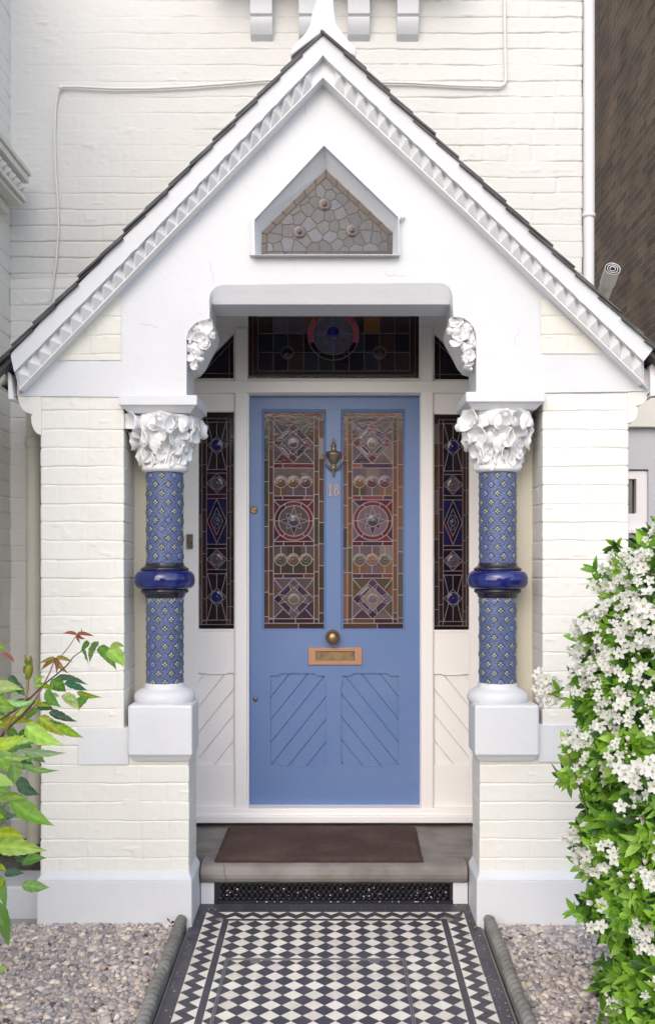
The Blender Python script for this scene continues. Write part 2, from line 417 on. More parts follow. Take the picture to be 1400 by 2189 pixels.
# gravel
def ico(sub):
    bm=bmesh.new(); bmesh.ops.create_icosphere(bm,subdivisions=sub,radius=1)
    V=np.array([v.co[:] for v in bm.verts]); Fc=np.array([[v.index for v in f.verts] for f in bm.faces]); bm.free(); return V,Fc
I2,I1=ico(2),ico(1)
PC=np.array([s2l(c) for c in ((156,146,144),(170,158,154),(134,126,128),(182,170,162),(150,140,136),(124,118,122),(194,182,170),(162,146,140),(146,142,144),(176,164,162))])
def gravel(name,label,x0,x1,y0,y1,vis):
    r=np.random.default_rng(int(abs(x0)*100)); parts=[];cols=[];fs=[];nv=0
    for layer in (0,1):
        step=.0128 if layer==0 else .0165
        xs=np.arange(x0,x1,step); ys=np.arange(y0,y1,step); gx,gy=np.meshgrid(xs,ys)
        gx=(gx+r.normal(0,.004,gx.shape)).ravel(); gy=(gy+r.normal(0,.004,gy.shape)).ravel()
        nearm=vis(gx,gy)
        for hi,(IV,IF) in ((True,I2),(False,I1)):
            sel=nearm if hi else ~nearm
            X_,Y_=gx[sel],gy[sel]; k=len(X_)
            if k==0: continue
            if not hi and layer==1: continue
            sz=np.clip(r.lognormal(-4.62,.27,k),.0055,.019)
            sc=sz[:,None]*np.stack([r.uniform(.95,1.5,k),r.uniform(.75,1.1,k),r.uniform(.5,.85,k)],1)
            an=r.uniform(0,6.28,k); tl=r.normal(0,.45,k); lump=1+r.normal(0,.045,(k,len(IV)))
            V=IV[None]*sc[:,None,:]*lump[:,:,None]
            c,s=np.cos(tl)[:,None],np.sin(tl)[:,None]; V=np.stack([V[...,0]*c-V[...,2]*s,V[...,1],V[...,0]*s+V[...,2]*c],-1)
            c,s=np.cos(an)[:,None],np.sin(an)[:,None]; V=np.stack([V[...,0]*c-V[...,1]*s,V[...,0]*s+V[...,1]*c,V[...,2]],-1)
            zz=pz(Y_)-.004+layer*.008+r.uniform(-.003,.004,k)+(vnoise(X_,Y_,5,3)-.5)*.018
            V+=np.stack([X_,Y_,zz],-1)[:,None,:]
            parts.append(V.reshape(-1,3)); fs.append((IF[None]+(nv+np.arange(k)*len(IV))[:,None,None]).reshape(-1,3)); nv+=k*len(IV)
            cc=PC[r.integers(0,len(PC),k)]*r.uniform(.95,1.5,(k,1))*np.array([.99,1.0,.975])*1.08; odd=r.random(k)
            cc[odd>.985]=np.array(s2l((205,190,165))); cc[odd<.012]=np.array(s2l((92,70,66)))
            cols.append(np.repeat(cc,len(IV),0))
    o=np_mesh(name,np.concatenate(parts),np.concatenate(fs),M['pebble'],None,np.concatenate(cols))
    tag(o,label,'gravel',kind='stuff'); return o
gravel('gravel','grey and pink pebble gravel bed left of the tiled path',-1.75,-.640,2.85,3.96,lambda x,y:(y>3.05)&(x>-1.35))
gravel('gravel','grey and pink pebble gravel bed right of the tiled path beside the flowering shrub',.648,1.60,2.85,3.96,lambda x,y:(y>3.05)&(x<1.25))
for nm,x0,x1 in (('gravel_bed',-3.0,-.60),('gravel_bed',.61,3.0)):
    b=MB(); b.add([(x0,-3,pz(-3)-.016),(x1,-3,pz(-3)-.016),(x1,4.7,pz(4.7)-.016),(x0,4.7,pz(4.7)-.016)],[(0,1,2,3)])
    tag(b.build(nm,M['gravelbase'],recalc=False),kind='structure')
b=MB(); b.ball((X(290,3.6),3.57,pz(3.57)+.012),.013,(1.5,1,.75),12); tag(b.build('pebble',mat('white_pebble',(.68,.60,.56),.5)),'large white pebble lying on the left gravel bed','pebble')

r_=np.random.default_rng(5); k=260; gx=np.where(r_.random(k)<.75,np.where(r_.random(k)<.5,-.575+np.abs(r_.normal(0,.03,k)),.585-np.abs(r_.normal(0,.03,k))),r_.uniform(-.55,.56,k)); gy=r_.uniform(2.6,4.18,k)
sz=r_.uniform(.0012,.0034,k); V=I1[0][None]*sz[:,None,None]*np.array([1.2,1,.6])+np.stack([gx,gy,pz(gy)+.002],-1)[:,None,:]
cc=np.repeat(PC[r_.integers(0,len(PC),k)]*r_.uniform(.3,1.4,(k,1)),len(I1[0]),0)
tag(np_mesh('grit',V.reshape(-1,3),(I1[1][None]+(np.arange(k)*len(I1[0]))[:,None,None]).reshape(-1,3),M['pebble'],None,cc),'fine grit and crumbs blown along the edges of the tiled path','grit',kind='stuff')
# rope edging
def rope(xc_,label):
    y1,y0=3.965,1.2; seglen=.235; th=thing('rope_edging',label,'path edging','rope edging along the path')
    y=y1; k=0
    while y>y0:
        nU,nV=120,20; u=np.linspace(0,1,nU); a=np.linspace(0,2*np.pi,nV,endpoint=False)
        A,Uu=np.meshgrid(a,u); Y=y-.002-Uu*(seglen-.004)
        tw=Y*2*np.pi/.036+A
        rad=.0130+.0100*np.abs(np.sin(tw*.5))**.55
        rad=rad*np.clip(np.minimum(Uu,1-Uu)*30+.72,0,1)
        jx=math.sin(k*2.3)*.002
        Xx=xc_+jx+np.cos(A)*rad; Zz=pz(Y)+.033+np.sin(A)*rad
        V=np.stack([Xx,Y,Zz],-1).reshape(-1,3)
        f=grid_faces(nV,nU,True)
        b=MB(); b.add([tuple(v) for v in V],[tuple(q) for q in f],0,(1,1,1),True)
        for e in (0,nU-1): b.add([tuple(v) for v in V[e*nV:(e+1)*nV]],[tuple(range(nV))])
        vs=[(xx,yy,pz(yy)+zz) for xx in (xc_-.019,xc_+.019) for yy in (y-seglen+.002,y-.002) for zz in (-.06,.022)]
        b.add(vs,[(0,1,3,2),(4,6,7,5),(0,4,5,1),(2,3,7,6),(0,2,6,4),(1,5,7,3)])
        b.build('edging_stone',M['rope'],th); y-=seglen; k+=1
rope(-.613,'weathered grey rope-top edging between path and left gravel')
rope(.623,'weathered grey rope-top edging between path and right gravel')

# ================================================================== HOUSE
house=thing('house','cream painted brick house wall behind the gabled porch, with blue front door','house')
WALL=4.605; WR=X(1245,WALL); WLx=X(22,WALL)
zjm=Z(35,WALL)
ZT=Z(-60,WALL)+.25
def mfade(S,Zc,Xc): # relief softer toward the upper left
    t=np.clip((Xc+1.1)/1.6,0,1); lo=np.clip((3.35-Zc)/.35,0,1)
    return np.clip(.10+.90*np.maximum(t,lo),0,1)
brick_wall('front_wall',[(WLx,WALL),(WR,WALL),(WR,WALL+.5)],2.80,ZT,M['wallw'],house,zjm,.0752,.0080,11,dx=.009,dz=.0032,s0=.03,fadef=mfade)
brick_wall('front_wall',[(WLx,WALL),(-.76,WALL)],-.1,2.80,M['creamw'],house,zjm,.0752,.006,12,dx=.01,dz=.004)
brick_wall('front_wall',[(.76,WALL),(WR,WALL),(WR,WALL+.5)],-.1,2.80,M['creamw'],house,zjm,.0752,.006,13,dx=.012,dz=.005)
b=MB(); b.box(WLx-.5,WR-.01,WALL+.01,WALL+.3,2.70,ZT); b.box(WLx-.5,-.78,WALL+.01,WALL+.3,-.2,2.70); b.box(.78,WR-.01,WALL+.01,WALL+.3,-.2,2.70)
b.build('wall_core',M['creamw'],house)
brick_wall('side_wall',[(WLx,2.6),(WLx,WALL)],-.1,ZT,M['creamw'],house,zjm,.0752,.007,14,dx=.01,dz=.004)
b=MB(); b.box(WLx-.3,WLx-.01,2.6,WALL,-.2,ZT); b.build('wall_core',M['creamw'],house)
# left cornice on the side wall
b=MB(); zt=Z(372,4.5)
ye=4.50
b.box(WLx,-1.385,2.7,ye,zt-.012,zt+.010); b.box(WLx,-1.395,2.7,ye-.006,zt-.045,zt-.012); b.box(WLx,-1.43,2.7,ye-.02,zt-.115,zt-.045)
b.box(WLx,-1.403,2.7,ye-.012,zt-.135,zt-.115); b.box(WLx,-1.42,2.7,ye-.02,zt-.155,zt-.135); b.box(WLx,-1.475,2.7,ye-.03,zt-.20,zt-.155)
y=ye-.03
while y>3.4:
    cx=-1.392; z0,z1=zt-.113,zt-.047
    b.add([(-1.43,y,z0),(-1.43,y-.06,z0),(-1.43,y-.06,z1),(-1.43,y,z1),(cx,y-.03,(z0+z1)/2)],[(0,1,4),(1,2,4),(2,3,4),(3,0,4)]); y-=.062
b.build('cornice',M['cream'],house,.004)
# brackets under an upper sill
for i,(a,c) in enumerate(((534,582),(638,686),(743,791),(849,896))):
    b=MB(); x0,x1=X(a,4.54),X(c,4.54); D0=4.54
    prof=[(D0,Z(-90,D0)),(D0,Z(27,D0)),(D0+.008,Z(29,D0))]
    r=.048
    for k in range(9):
        t=math.pi*.5*(1-k/8*1.0); prof.append((D0+.055-r*math.sin(t+.0) if False else D0+.012+.032*(1-math.cos((k/8)*1.4)),Z(31,D0)+(Z(71,4.575)-Z(31,D0))*(k/8)))
    prof.append((WALL+.01,Z(73,D0)-.005)); prof.append((WALL+.01,Z(-90,D0)))
    n=len(prof); vs=[(x0,p[0],p[1]) for p in prof]+[(x1,p[0],p[1]) for p in prof]
    b.add(vs,[tuple(range(n)),tuple(range(n,2*n))[::-1]]+[(k,(k+1)%n,n+(k+1)%n,n+k) for k in range(n)])
    b.build('sill_bracket',M['white'],house,.004)
b=MB(); b.box(X(440,4.4),X(990,4.4),4.36,WALL+.01,Z(-90,4.42),Z(-90,4.42)+.08); b.build('window_sill',M['white'],house,.006)
b=MB(); b.box(-3,X(78,3.99),4.08,WALL+.2,-.3,Z(1897,4.08)); b.build('plinth',M['white'],house,.008)
b=MB(); b.box(-3,X(78,3.99),4.30,WALL+.005,Z(1897,4.08),Z(1835,4.30)); b.build('damp_course',mat('damp_stained_brick',(.055,.045,.04),.9,bump=.9,bscale=25,bdist=.012,vcol=(.16,.14,.12),vscale=14),house)

# ---- door frame with lights
DF=4.80; DD=4.845
def pz2(lst,D): return [(X(u,D),Z(v,D)) for u,v in lst]
def rect(u0,v0,u1,v1): return [(u0,v0),(u1,v0),(u1,v1),(u0,v1)]
T_L=[(499,712),(499,808),(420,808),(420,792)]; T_R=[(929,712),(1003,785),(1003,810),(929,810)]
SLL=(424,880,500,1345); SLR=(928,885,1003,1347); PL=(424,1347,500,1752); PR=(928,1349,1003,1752)
frame=MB()
frame.prism(pz2(rect(380,560,1052,1745),DF),DF,DF+.07,[pz2(h,DF) for h in (rect(530,600,896,808),T_L,T_R,rect(*SLL),rect(*SLR),rect(424,1350,500,1727),rect(928,1352,1003,1727),rect(532,843,898,1740))])
frame=frame.build('door_frame',M['wood_white'],house,.003)
b=MB(); D=4.78
# raised posts, transom bar
b.prism(pz2(rect(502,700,528,1745),D),D,DF+.002); b.prism(pz2(rect(900,700,926,1745),D),D,DF+.002)
b.prism(pz2(rect(400,813,1030,839),4.775),4.775,DF+.003)
b.build('frame_moulding',M['wood_white'],frame,.005)
b=MB(); b.prism(pz2(rect(395,1729,1035,1745),4.77),4.77,4.87); b.prism(pz2(rect(395,1745,1035,1761),4.745),4.745,4.87)
b.build('threshold',M['wood_white'],frame,.005)
# boarded lower panels
def boards(mb,outline,D,step,sl,gap=1.1,phase=0,mat_=0):
    us=[p[0] for p in outline]; vs=[p[1] for p in outline]; u0,u1,v0,v1=min(us),max(us),min(vs),max(vs)
    # lines: v = c + sl*(u-u0)  ; strips between successive c
    H=step
    c=v0-abs(sl)*(u1-u0)-H+phase
    while c<v1+abs(sl)*(u1-u0)+H:
        p=[(u0-5,c+gap+sl*(-5)),(u1+5,c+gap+sl*(u1-u0+5)),(u1+5,c+H-gap+sl*(u1-u0+5)),(u0-5,c+H-gap+sl*(-5))]
        p=cliprect(p,u0,u1,v0,v1)
        if len(p)>=3: mb.prism(pz2(p,D),D,D+.004,mat=mat_)
        c+=H
for (a,c,d,e),sl,ph in ((PL,-1.24,0),(PR,1.24,12)):
    b=MB(); b.prism(pz2(rect(a-2,c,d+2,e),DF),DF+.019,DF+.05)
    boards(b,rect(a,c+95,d,e-117),DF+.011,55,sl,1.5,ph)
    b.prism(pz2(rect(a,c+0,d,c+93),DF),DF+.004,DF+.02); b.prism(pz2(rect(a,e-116,d,e),DF),DF+.004,DF+.02)
    b.prism(pz2([(a+14,c+90),(d-12,c+90),(d-16,c+95),(a+18,c+95)],DF),DF+.002,DF+.02)
    b.build('boarded_panel',M['wood_white'],frame,.0015)

# ---- stained glass machinery
class Glass:
    def __init__(s,mp,D): s.mp=mp; s.D=D; s.b=MB(); s.lw=5; s.mix=0; s.dim=1
    def pt(s,p,D): u,v=s.mp(p[0],p[1]); return (X(u,s.D),D,Z(v,s.D))
    def poly(s,pts,col,layer=0,jit=.12):
        k=random.uniform(1-jit,1+jit)*s.dim; D=s.D-.0007*layer; col=tuple(x*(1-s.mix)+y*s.mix for x,y in zip(col,(.095,.060,.062)))
        # each pane leans by a fraction of a degree, as real leaded panes do
        cx=sum(p[0] for p in pts)/len(pts); cy=sum(p[1] for p in pts)/len(pts); ex=max(max(abs(p[0]-cx),abs(p[1]-cy)) for p in pts)*abs(s.mp(1,0)[0]-s.mp(0,0)[0])*s.D/F; am=min(.012,.00028/max(ex,1e-4)); ta=random.uniform(-am,am); tb=random.uniform(-am,am)
        vs=[]
        c0=s.pt((cx,cy),D)
        for p in pts:
            q=s.pt(p,D); vs.append((q[0],D+(q[0]-c0[0])*ta+(q[2]-c0[2])*tb,q[2]))
        s.b.add(vs,[tuple(range(len(pts)))],0,tuple(x*k for x in col))
    def rect(s,x0,y0,x1,y1,col,layer=0): s.poly([(x0,y0),(x1,y0),(x1,y1),(x0,y1)],col,layer)
    def disc(s,cx,cy,r,col,layer=0,dome=0,n=20):
        pts=[(cx+r*math.cos(2*math.pi*k/n),cy+r*math.sin(2*math.pi*k/n)) for k in range(n)]
        if not dome: s.poly(pts,col,layer); return
        col=tuple((x*(1-s.mix)+y*s.mix)*s.dim for x,y in zip(col,(.095,.060,.062)))
        D=s.D-.0007*layer; prof=[(1,0),(.8,.45),(.55,.8),(.3,.6),(.16,1.0),(.0,1.1)]
        vs=[];fs=[]
        for (rr,h) in prof:
            for k in range(n): vs.append(s.pt((cx+r*rr*math.cos(2*math.pi*k/n),cy+r*rr*math.sin(2*math.pi*k/n)),D-h*dome))
        for i in range(len(prof)-1):
            for k in range(n): fs.append((i*n+k,i*n+(k+1)%n,(i+1)*n+(k+1)%n,(i+1)*n+k))
        s.b.add(vs,fs,0,col,True)
    def lead(s,pts,closed=False,w=None,m=1):
        w=(w or s.lw)/2; n=len(pts); D=s.D
        for i in range(n if closed else n-1):
            a=Vector(pts[i]); c=Vector(pts[(i+1)%n]); d=(c-a)
            if d.length<1e-6: continue
            d.normalize(); q=Vector((-d.y,d.x))*w; e=d*w*.5
            r=[a-e+q,c+e+q,c+e-q,a-e-q]; r2=[a-e+q*.35,c+e+q*.35,c+e-q*.35,a-e-q*.35]
            j=random.uniform(0,.0004)
            f=[s.pt(p,D-.0034-j) for p in r2]+[s.pt(p,D-.0001) for p in r]
            s.b.add(f,[(0,1,2,3),(0,4,5,1),(1,5,6,2),(2,6,7,3),(3,7,4,0)],m)
    def ringlead(s,cx,cy,r,w=None,n=28): s.lead([(cx+r*math.cos(2*math.pi*k/n),cy+r*math.sin(2*math.pi*k/n)) for k in range(n)],True,w)
    def build(s,name,parent,lead='lead'): return s.b.build(name,[M['glass'],M[lead]],parent,recalc=False)
L=lambda *c: s2l(c)
AMB=L(122,86,52); AMB2=L(132,98,76); GRN=L(86,88,70); GRY=L(112,100,104); LIL=L(116,102,116); RED=L(116,34,48); RED2=L(138,60,74); PUR=L(70,42,72)
DKP=L(48,28,44); BLU=L(34,34,88); BLD=L(66,68,104); CLR=L(138,126,122); PNK=L(150,98,98); BRN=L(96,70,54); BRD=L(84,66,60); SKY_REFL=L(205,200,200); OLV=L(78,74,50); ORG_REFL=L(146,98,72)  # includes orange brick and white sky reflections painted as pane colours
def door_glass(dx, warm, name):
    mp=lambda x,y:(400+dx+.2558*x, 820+.2558*y)
    g=Glass(mp,4.862); g.lw=8.5; g.mix=.42; g.dim=.66 if not warm else .78
    R=random.Random(3 if warm else 4); W=1.35 if warm else 1.0
    def pk(*cs): return tuple(min(1,x*W) for x in R.choice(cs))
    X0,X1,Y0,Y1=622,1152,232,2062
    g.rect(X0,Y0,X1,Y1,BRD,-1)
    # outer strips
    for xa,xb,pal in ((X0,682,(GRN,OLV,GRY,BRN,AMB2) if not warm else (ORG_REFL,AMB2,ORG_REFL,GRY,OLV)),(1100,X1,(ORG_REFL,AMB2,GRN,GRY,OLV))):  # warm upper pieces carry the painted reflection of orange brickwork
        y=280; k=0
        while y<2005:
            y2_=min(2005,y+R.uniform(165,205)); pos=(y-280)/1725
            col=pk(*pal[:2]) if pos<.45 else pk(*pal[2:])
            if R.random()<.04: col=SKY_REFL  # occasional white piece painted as reflected sky
            g.rect(xa,y,xb,y2_,col); g.lead([(xa,y2_),(xb,y2_)]); y=y2_; k+=1
    g.rect(X0,Y0,850,280,ORG_REFL if not warm else AMB2); g.rect(850,Y0,X1,280,ORG_REFL); g.lead([(850,Y0),(850,280)])
    g.rect(X0,2005,930,2050,BRN); g.rect(930,2005,X1,2050,DKP); g.lead([(930,2005),(930,2050)])
    for xa,xb in ((682,722),(1060,1100)):
        y=290; 
        while y<1970:
            y2_=min(1970,y+R.uniform(190,230)); g.rect(xa,y,xb,y2_,pk(AMB,BRN,AMB,OLV)); g.lead([(xa,y2_),(xb,y2_)]); y=y2_
    g.rect(722,280,1060,318,pk(AMB,BRN)); g.rect(682,1970,905,2005,DKP if not warm else AMB); g.rect(905,1970,1100,2005,L(70,20,36)); g.lead([(905,1970),(905,2005)])
    # section A and E : diamonds
    for (ca,cb,top) in ((887,495,True),(892,1800,False)):
        y0,y1=(318,665) if top else (1628,1966)
        for (qx,qy) in ((722,y0),(1060,y0),(1060,y1),(722,y1)):
            col=pk(CLR,GRY,LIL,GRN) if top else pk(GRY,LIL,OLV,BLD)
            g.poly([(qx,qy),(ca,qy),(ca,cb),(qx,cb)],col,0)
        g.poly([(722,y1),(ca-15,y1),(ca-85,cb+95)],pk(RED,PUR) if True else 0,1); g.poly([(1060,y1),(ca+15,y1),(ca+85,cb+95)],pk(PUR,GRY),1)
        g.poly([(722,y0+60),(722,cb-40),(ca-120,cb-60)],pk(AMB,OLV),1); g.poly([(1060,y0+60),(1060,cb-40),(ca+120,cb-60)],pk(AMB2,AMB),1)
        h=165 if top else 168; hi=100
        g.poly([(ca,cb-h),(ca+h,cb),(ca,cb+h),(ca-h,cb)],pk(BLD,LIL),2); g.poly([(ca,cb-hi),(ca+hi,cb),(ca,cb+hi),(ca-hi,cb)],pk(CLR,LIL),3)
        # bars along the diamond sides
        for sx,sy in ((1,-1),(1,1),(-1,1),(-1,-1)):
            col=(SKY_REFL if R.random()<(.55 if top else .2) else pk(BLD,PUR,CLR))  # white bars stand for reflected sky, more often in the top diamond
            a,bq=.28,.72; f=lambda t,hh:(ca+sx*hh*t,cb+sy*hh*(1-t))
            g.poly([f(a,h*.93),f(bq,h*.93),f(bq,h*.76),f(a,h*.76)],col,4)
            g.poly([f(a,h*.74),f(bq,h*.74),f(bq,h*.60),f(a,h*.60)],pk(PUR,BLU,DKP),4)
            g.lead([f(.25,h),f(.25,h*.5)],w=6); g.lead([f(.75,h),f(.75,h*.5)],w=6)
        for sx,sy in ((0,-1),(1,0),(0,1),(-1,0)):
            q=38; px,py=ca+sx*(h-q),cb+sy*(h-q); g.poly([(px,py-q),(px+q,py),(px,py+q),(px-q,py)],pk(RED,RED2,L(140,70,84)) if top else pk(LIL,DKP,PUR),5)
            g.lead([(px,py-q),(px+q,py),(px,py+q),(px-q,py)],True,6)
        g.lead([(ca,cb-h),(ca+h,cb),(ca,cb+h),(ca-h,cb)],True); g.lead([(ca,cb-hi),(ca+hi,cb),(ca,cb+hi),(ca-hi,cb)],True,7)
        g.disc(ca,cb,40,pk(AMB2,CLR,LIL),6,.002); g.ringlead(ca,cb,44,8)
        for qx,qy,tx,ty in ((722,y0,ca-100,cb-85),(1060,y0,ca+100,cb-85),(1060,y1,ca+95,cb+85),(722,y1,ca-95,cb+85)): g.lead([(qx,qy),(tx,ty)])
    # bars
    for y0,y1,cuts in ((668,706,(800,)),(938,972,(797,980)),(1320,1357,(805,975)),(1590,1627,(803,975))):
        xs=[722]+list(cuts)+[1060]
        for i in range(len(xs)-1): g.rect(xs[i],y0,xs[i+1],y1,pk(RED,L(90,14,34),PUR,PNK,RED2)); g.lead([(xs[i+1],y0),(xs[i+1],y1)])
        g.lead([(722,y0),(1060,y0)]); g.lead([(722,y1),(1060,y1)])
    # roundel rows
    for cy,y0,y1,vert in ((820,706,938,0),(1472,1357,1590,1)):
        for i,cx in enumerate((783,887,992)):
            g.rect(722+i*113,y0,722+(i+1)*113,y0+115,pk(CLR,GRY,LIL,OLV)); g.rect(722+i*113,y0+115,722+(i+1)*113,y1,pk(GRY,AMB,OLV,LIL,AMB2))
            g.disc(cx,cy,46,pk(AMB2,L(92,44,62),GRN,AMB),2,.002); g.ringlead(cx,cy,50,8)
            g.ringlead(cx,cy,25,3)
            g.lead([(cx,cy+48),(cx,y1)]); 
            if vert: g.lead([(cx,y0),(cx,cy-48)])
        g.lead([(722,cy),(735,cy)]); g.lead([(1044,cy),(1060,cy)])
    # star wheel
    cx,cy=892,1148
    cs=[PUR,GRY,RED,LIL]
    for i,(qx,qy) in enumerate(((722,972),(1060,972),(1060,1320),(722,1320))):
        g.poly([(qx,qy),(cx,qy),(cx,cy)],pk(RED,PUR,L(90,40,60)),0); g.poly([(qx,qy),(cx,cy),(qx,cy)],pk(PUR,RED,GRY),0)
        g.lead([(qx,qy),(cx+(qx-cx)*.66,cy+(qy-cy)*.66)])
    def arc(r,a0,a1,n=8): return [(cx+r*math.cos(math.radians(a0+(a1-a0)*k/n)),cy+r*math.sin(math.radians(a0+(a1-a0)*k/n))) for k in range(n+1)]
    for k,(a0,a1) in enumerate(((-65,0),(0,55),(55,125),(125,180),(180,240),(240,295))):
        g.poly(arc(160,a0,a1)+arc(128,a1,a0),(RED2 if not warm else L(124,46,58)) if k not in (4,) else (DKP if not warm else RED2),2)
        p=arc(160,a0,a0+1,1)[0]; q=arc(128,a0,a0+1,1)[0]; g.lead([p,q])
    g.disc(cx,cy,128,pk(LIL,GRY),2,n=28)
    for k in range(8):
        a=math.radians(k*45); R2=(124 if k%2==0 else 88); w_=math.radians(18)
        tip=(cx+R2*math.cos(a),cy+R2*math.sin(a)); l=(cx+58*math.cos(a-w_*1.25),cy+58*math.sin(a-w_*1.25)); r_=(cx+58*math.cos(a+w_*1.25),cy+58*math.sin(a+w_*1.25))
        g.poly([l,tip,r_],pk(BLD,BLU,LIL) if not warm else pk(LIL,PUR,GRY),3); g.lead([l,tip,r_],w=6)
    g.disc(cx,cy,45,BLD,5,.004); g.ringlead(cx,cy,48,9); g.ringlead(cx,cy,128,9); g.ringlead(cx,cy,162,9)
    # frame leads
    for xx in (682,722,1060,1100): g.lead([(xx,280),(xx,2005)])
    for yy in (280,2005): g.lead([(X0,yy),(X1,yy)])
    g.lead([(722,1966),(1060,1966)]); g.lead([(682,318),(1100,318)],w=5)
    return g
def side_glass(mp,D,R,x0,x1,name):
    # local coordinates: inner field 165..330
    g=Glass(mp,D); g.lw=8; g.mix=.08; g.dim=.72
    pk=lambda *c:R.choice(c)
    g.rect(x0-8,225,x1+8,2065,BRD,-1)
    xs=[x0,125,163,332,362,x1]
    for xa,xb,pal in ((xs[0],xs[1],(BRN,GRY,L(50,46,52))),(xs[1],xs[2],(L(66,32,24),L(48,24,22),L(58,30,28))),(xs[3],xs[4],(L(70,36,26),L(52,30,26))),(xs[4],xs[5],(L(42,40,40),L(50,48,50),BRD))):
        y=290
        while y<2015:
            y2_=min(2015,y+R.uniform(180,215)); g.rect(xa,y,xb,y2_,pk(*pal)); g.lead([(xa,y2_),(xb,y2_)],w=6); y=y2_
    g.rect(x0,240,x1,322,L(40,26,22)); g.lead([(125,290),(332,290)],w=6); g.rect(125,1978,362,2015,L(44,24,20)); g.rect(x0,2015,x1,2050,L(22,14,18))
    DARK=(L(30,20,28),L(44,32,36),L(24,18,40),L(38,30,34))
    cx=248
    for cy,y0,y1 in ((515,322,715),(1785,1592,1978)):
        g.rect(163,y0,cx,cy,pk(*DARK)); g.rect(cx,y0,332,cy,pk(*DARK)); g.rect(163,cy,cx,y1,pk(*DARK)); g.rect(cx,cy,332,y1,pk(*DARK))
        g.poly([(cx,cy-75),(cx+78,cy),(cx,cy+75),(cx-78,cy)],L(26,22,66),1); g.lead([(cx,cy-75),(cx+78,cy),(cx,cy+75),(cx-78,cy)],True,7)
        g.disc(cx,cy,46,L(20,26,92),3,.003); g.ringlead(cx,cy,50,8)
        g.lead([(cx,y0),(cx,cy-75)]); g.lead([(cx,cy+75),(cx,y1)])
        for sx in (-1,1): g.lead([(cx+sx*(78),y0),(cx+sx*38,cy-38)]); g.lead([(cx+sx*38,cy+38),(cx+sx*78,y1)])
    for cy,y0,y1 in ((833,750,925),(1470,1382,1555)):
        for sx,sy in ((-1,-1),(1,-1),(1,1),(-1,1)): g.poly([(cx,cy),(cx+sx*84,cy),(cx+sx*84,cy+sy*88),(cx,cy+sy*88)],pk(L(40,12,44),L(56,14,40),L(24,14,48)),0)
        g.poly([(cx,cy-82),(cx+82,cy),(cx,cy+82),(cx-82,cy)],L(66,58,72),1); g.lead([(cx,cy-82),(cx+82,cy),(cx,cy+82),(cx-82,cy)],True,7)
        g.disc(cx,cy,46,L(86,74,86),3,.003); g.ringlead(cx,cy,50,7); g.ringlead(cx,cy,30,3)
    # rhombus
    y0,y1,cy=962,1340,1150
    for sx,c in ((-1,L(24,24,84)),(1,L(26,26,70))): g.rect(min(cx,cx+sx*84),y0,max(cx,cx+sx*84),y1,c)
    rh=lambda k:[(cx,cy-185*k),(cx+80*k,cy),(cx,cy+185*k),(cx-80*k,cy)]
    o,i_=rh(1),rh(.62)
    for k,c in enumerate((L(16,12,30),L(16,12,26),L(90,22,54),L(16,14,34))):
        k2=(k+1)%4; g.poly([o[k],o[k2],i_[k2],i_[k]],c,1)
    g.poly(i_,L(28,28,80),1); g.lead(o,True,7); g.lead(i_,True,7); g.disc(cx,cy,22,L(24,24,70),3,.003); g.ringlead(cx,cy,24,6)
    g.ringlead(cx,cy-45,16,5); g.ringlead(cx,cy+45,16,5)
    for a,c in ((718,748),(925,960),(1343,1378),(1555,1590)):
        g.rect(163,a,332,c,pk(L(60,12,34),L(34,10,32),L(20,12,24))); g.lead([(163,a),(332,a)]); g.lead([(163,c),(332,c)])
    for xx in (125,163,332,362): g.lead([(xx,290),(xx,2015)],w=7)
    for yy in (322,1978,2015): g.lead([(125,yy),(362,yy)],w=7)
    return g
g=side_glass(lambda x,y:(400+.2558*x,820+.2558*y),4.825,random.Random(5),85,392,'l'); g.build('sidelight_glass',frame,'leadd')
g=side_glass(lambda x,y:(928+(x-85)*.2465,823+.2558*y),4.825,random.Random(9),85,392,'r'); g.build('sidelight_glass',frame,'leadd')
# transom light
g=Glass(lambda x,y:(380+.4643*x,580+.4643*y),4.825); g.lw=4
R=random.Random(2)
g.rect(315,40,1122,500,L(20,15,18),-1)
cols=[L(26,34,54),L(44,34,28),L(30,24,40),L(34,42,36),L(58,40,30),L(22,18,34),L(40,44,60),L(52,34,40)]
xs=[370,440,508,578,648,718,788,858,928,998,1068]; ys=[60,130,208,285,372,458]
for i in range(len(xs)-1):
    for j in range(len(ys)-1):
        c=R.choice(cols)
        if 2<=j<=2 and 1<=i<=3: c=R.choice([L(92,84,100),L(96,72,60),L(80,74,92)])
        if 2<=j<=2 and 7<=i<=7: c=L(110,76,36)
        g.rect(xs[i],ys[j],xs[i+1],ys[j+1],c)
for x_ in xs: g.lead([(x_,60),(x_,458)],w=3)
for y_ in ys: g.lead([(370,y_),(1068,y_)],w=3)
for xa,xb in ((322,368),(1070,1115)): g.rect(xa,60,xb,460,L(52,32,24))
g.rect(322,460,1115,495,L(44,32,24)); g.lead([(322,478),(1115,478)],w=2.5); g.lead([(345,60),(345,480)],w=2.5); g.lead([(1092,60),(1092,480)],w=2.5)
cx,cy=716,290
def arc2(r,a0,a1,n=8): return [(cx+r*math.cos(math.radians(a0+(a1-a0)*k/n)),cy+r*math.sin(math.radians(a0+(a1-a0)*k/n))) for k in range(n+1)]
for a0,a1,c in ((-90,-30,L(150,50,70)),(-30,20,L(176,74,92)),(20,60,L(24,12,26)),(60,90,L(20,12,24)),(90,125,L(20,12,26)),(125,160,L(24,12,30)),(160,215,L(176,70,88)),(215,270,L(150,50,70))):
    g.poly(arc2(118,a0,a1)+arc2(94,a1,a0),c,2); g.lead([arc2(118,a0,a0+1,1)[0],arc2(94,a0,a0+1,1)[0]],w=3)
g.disc(cx,cy,94,L(88,86,108),2,n=28)
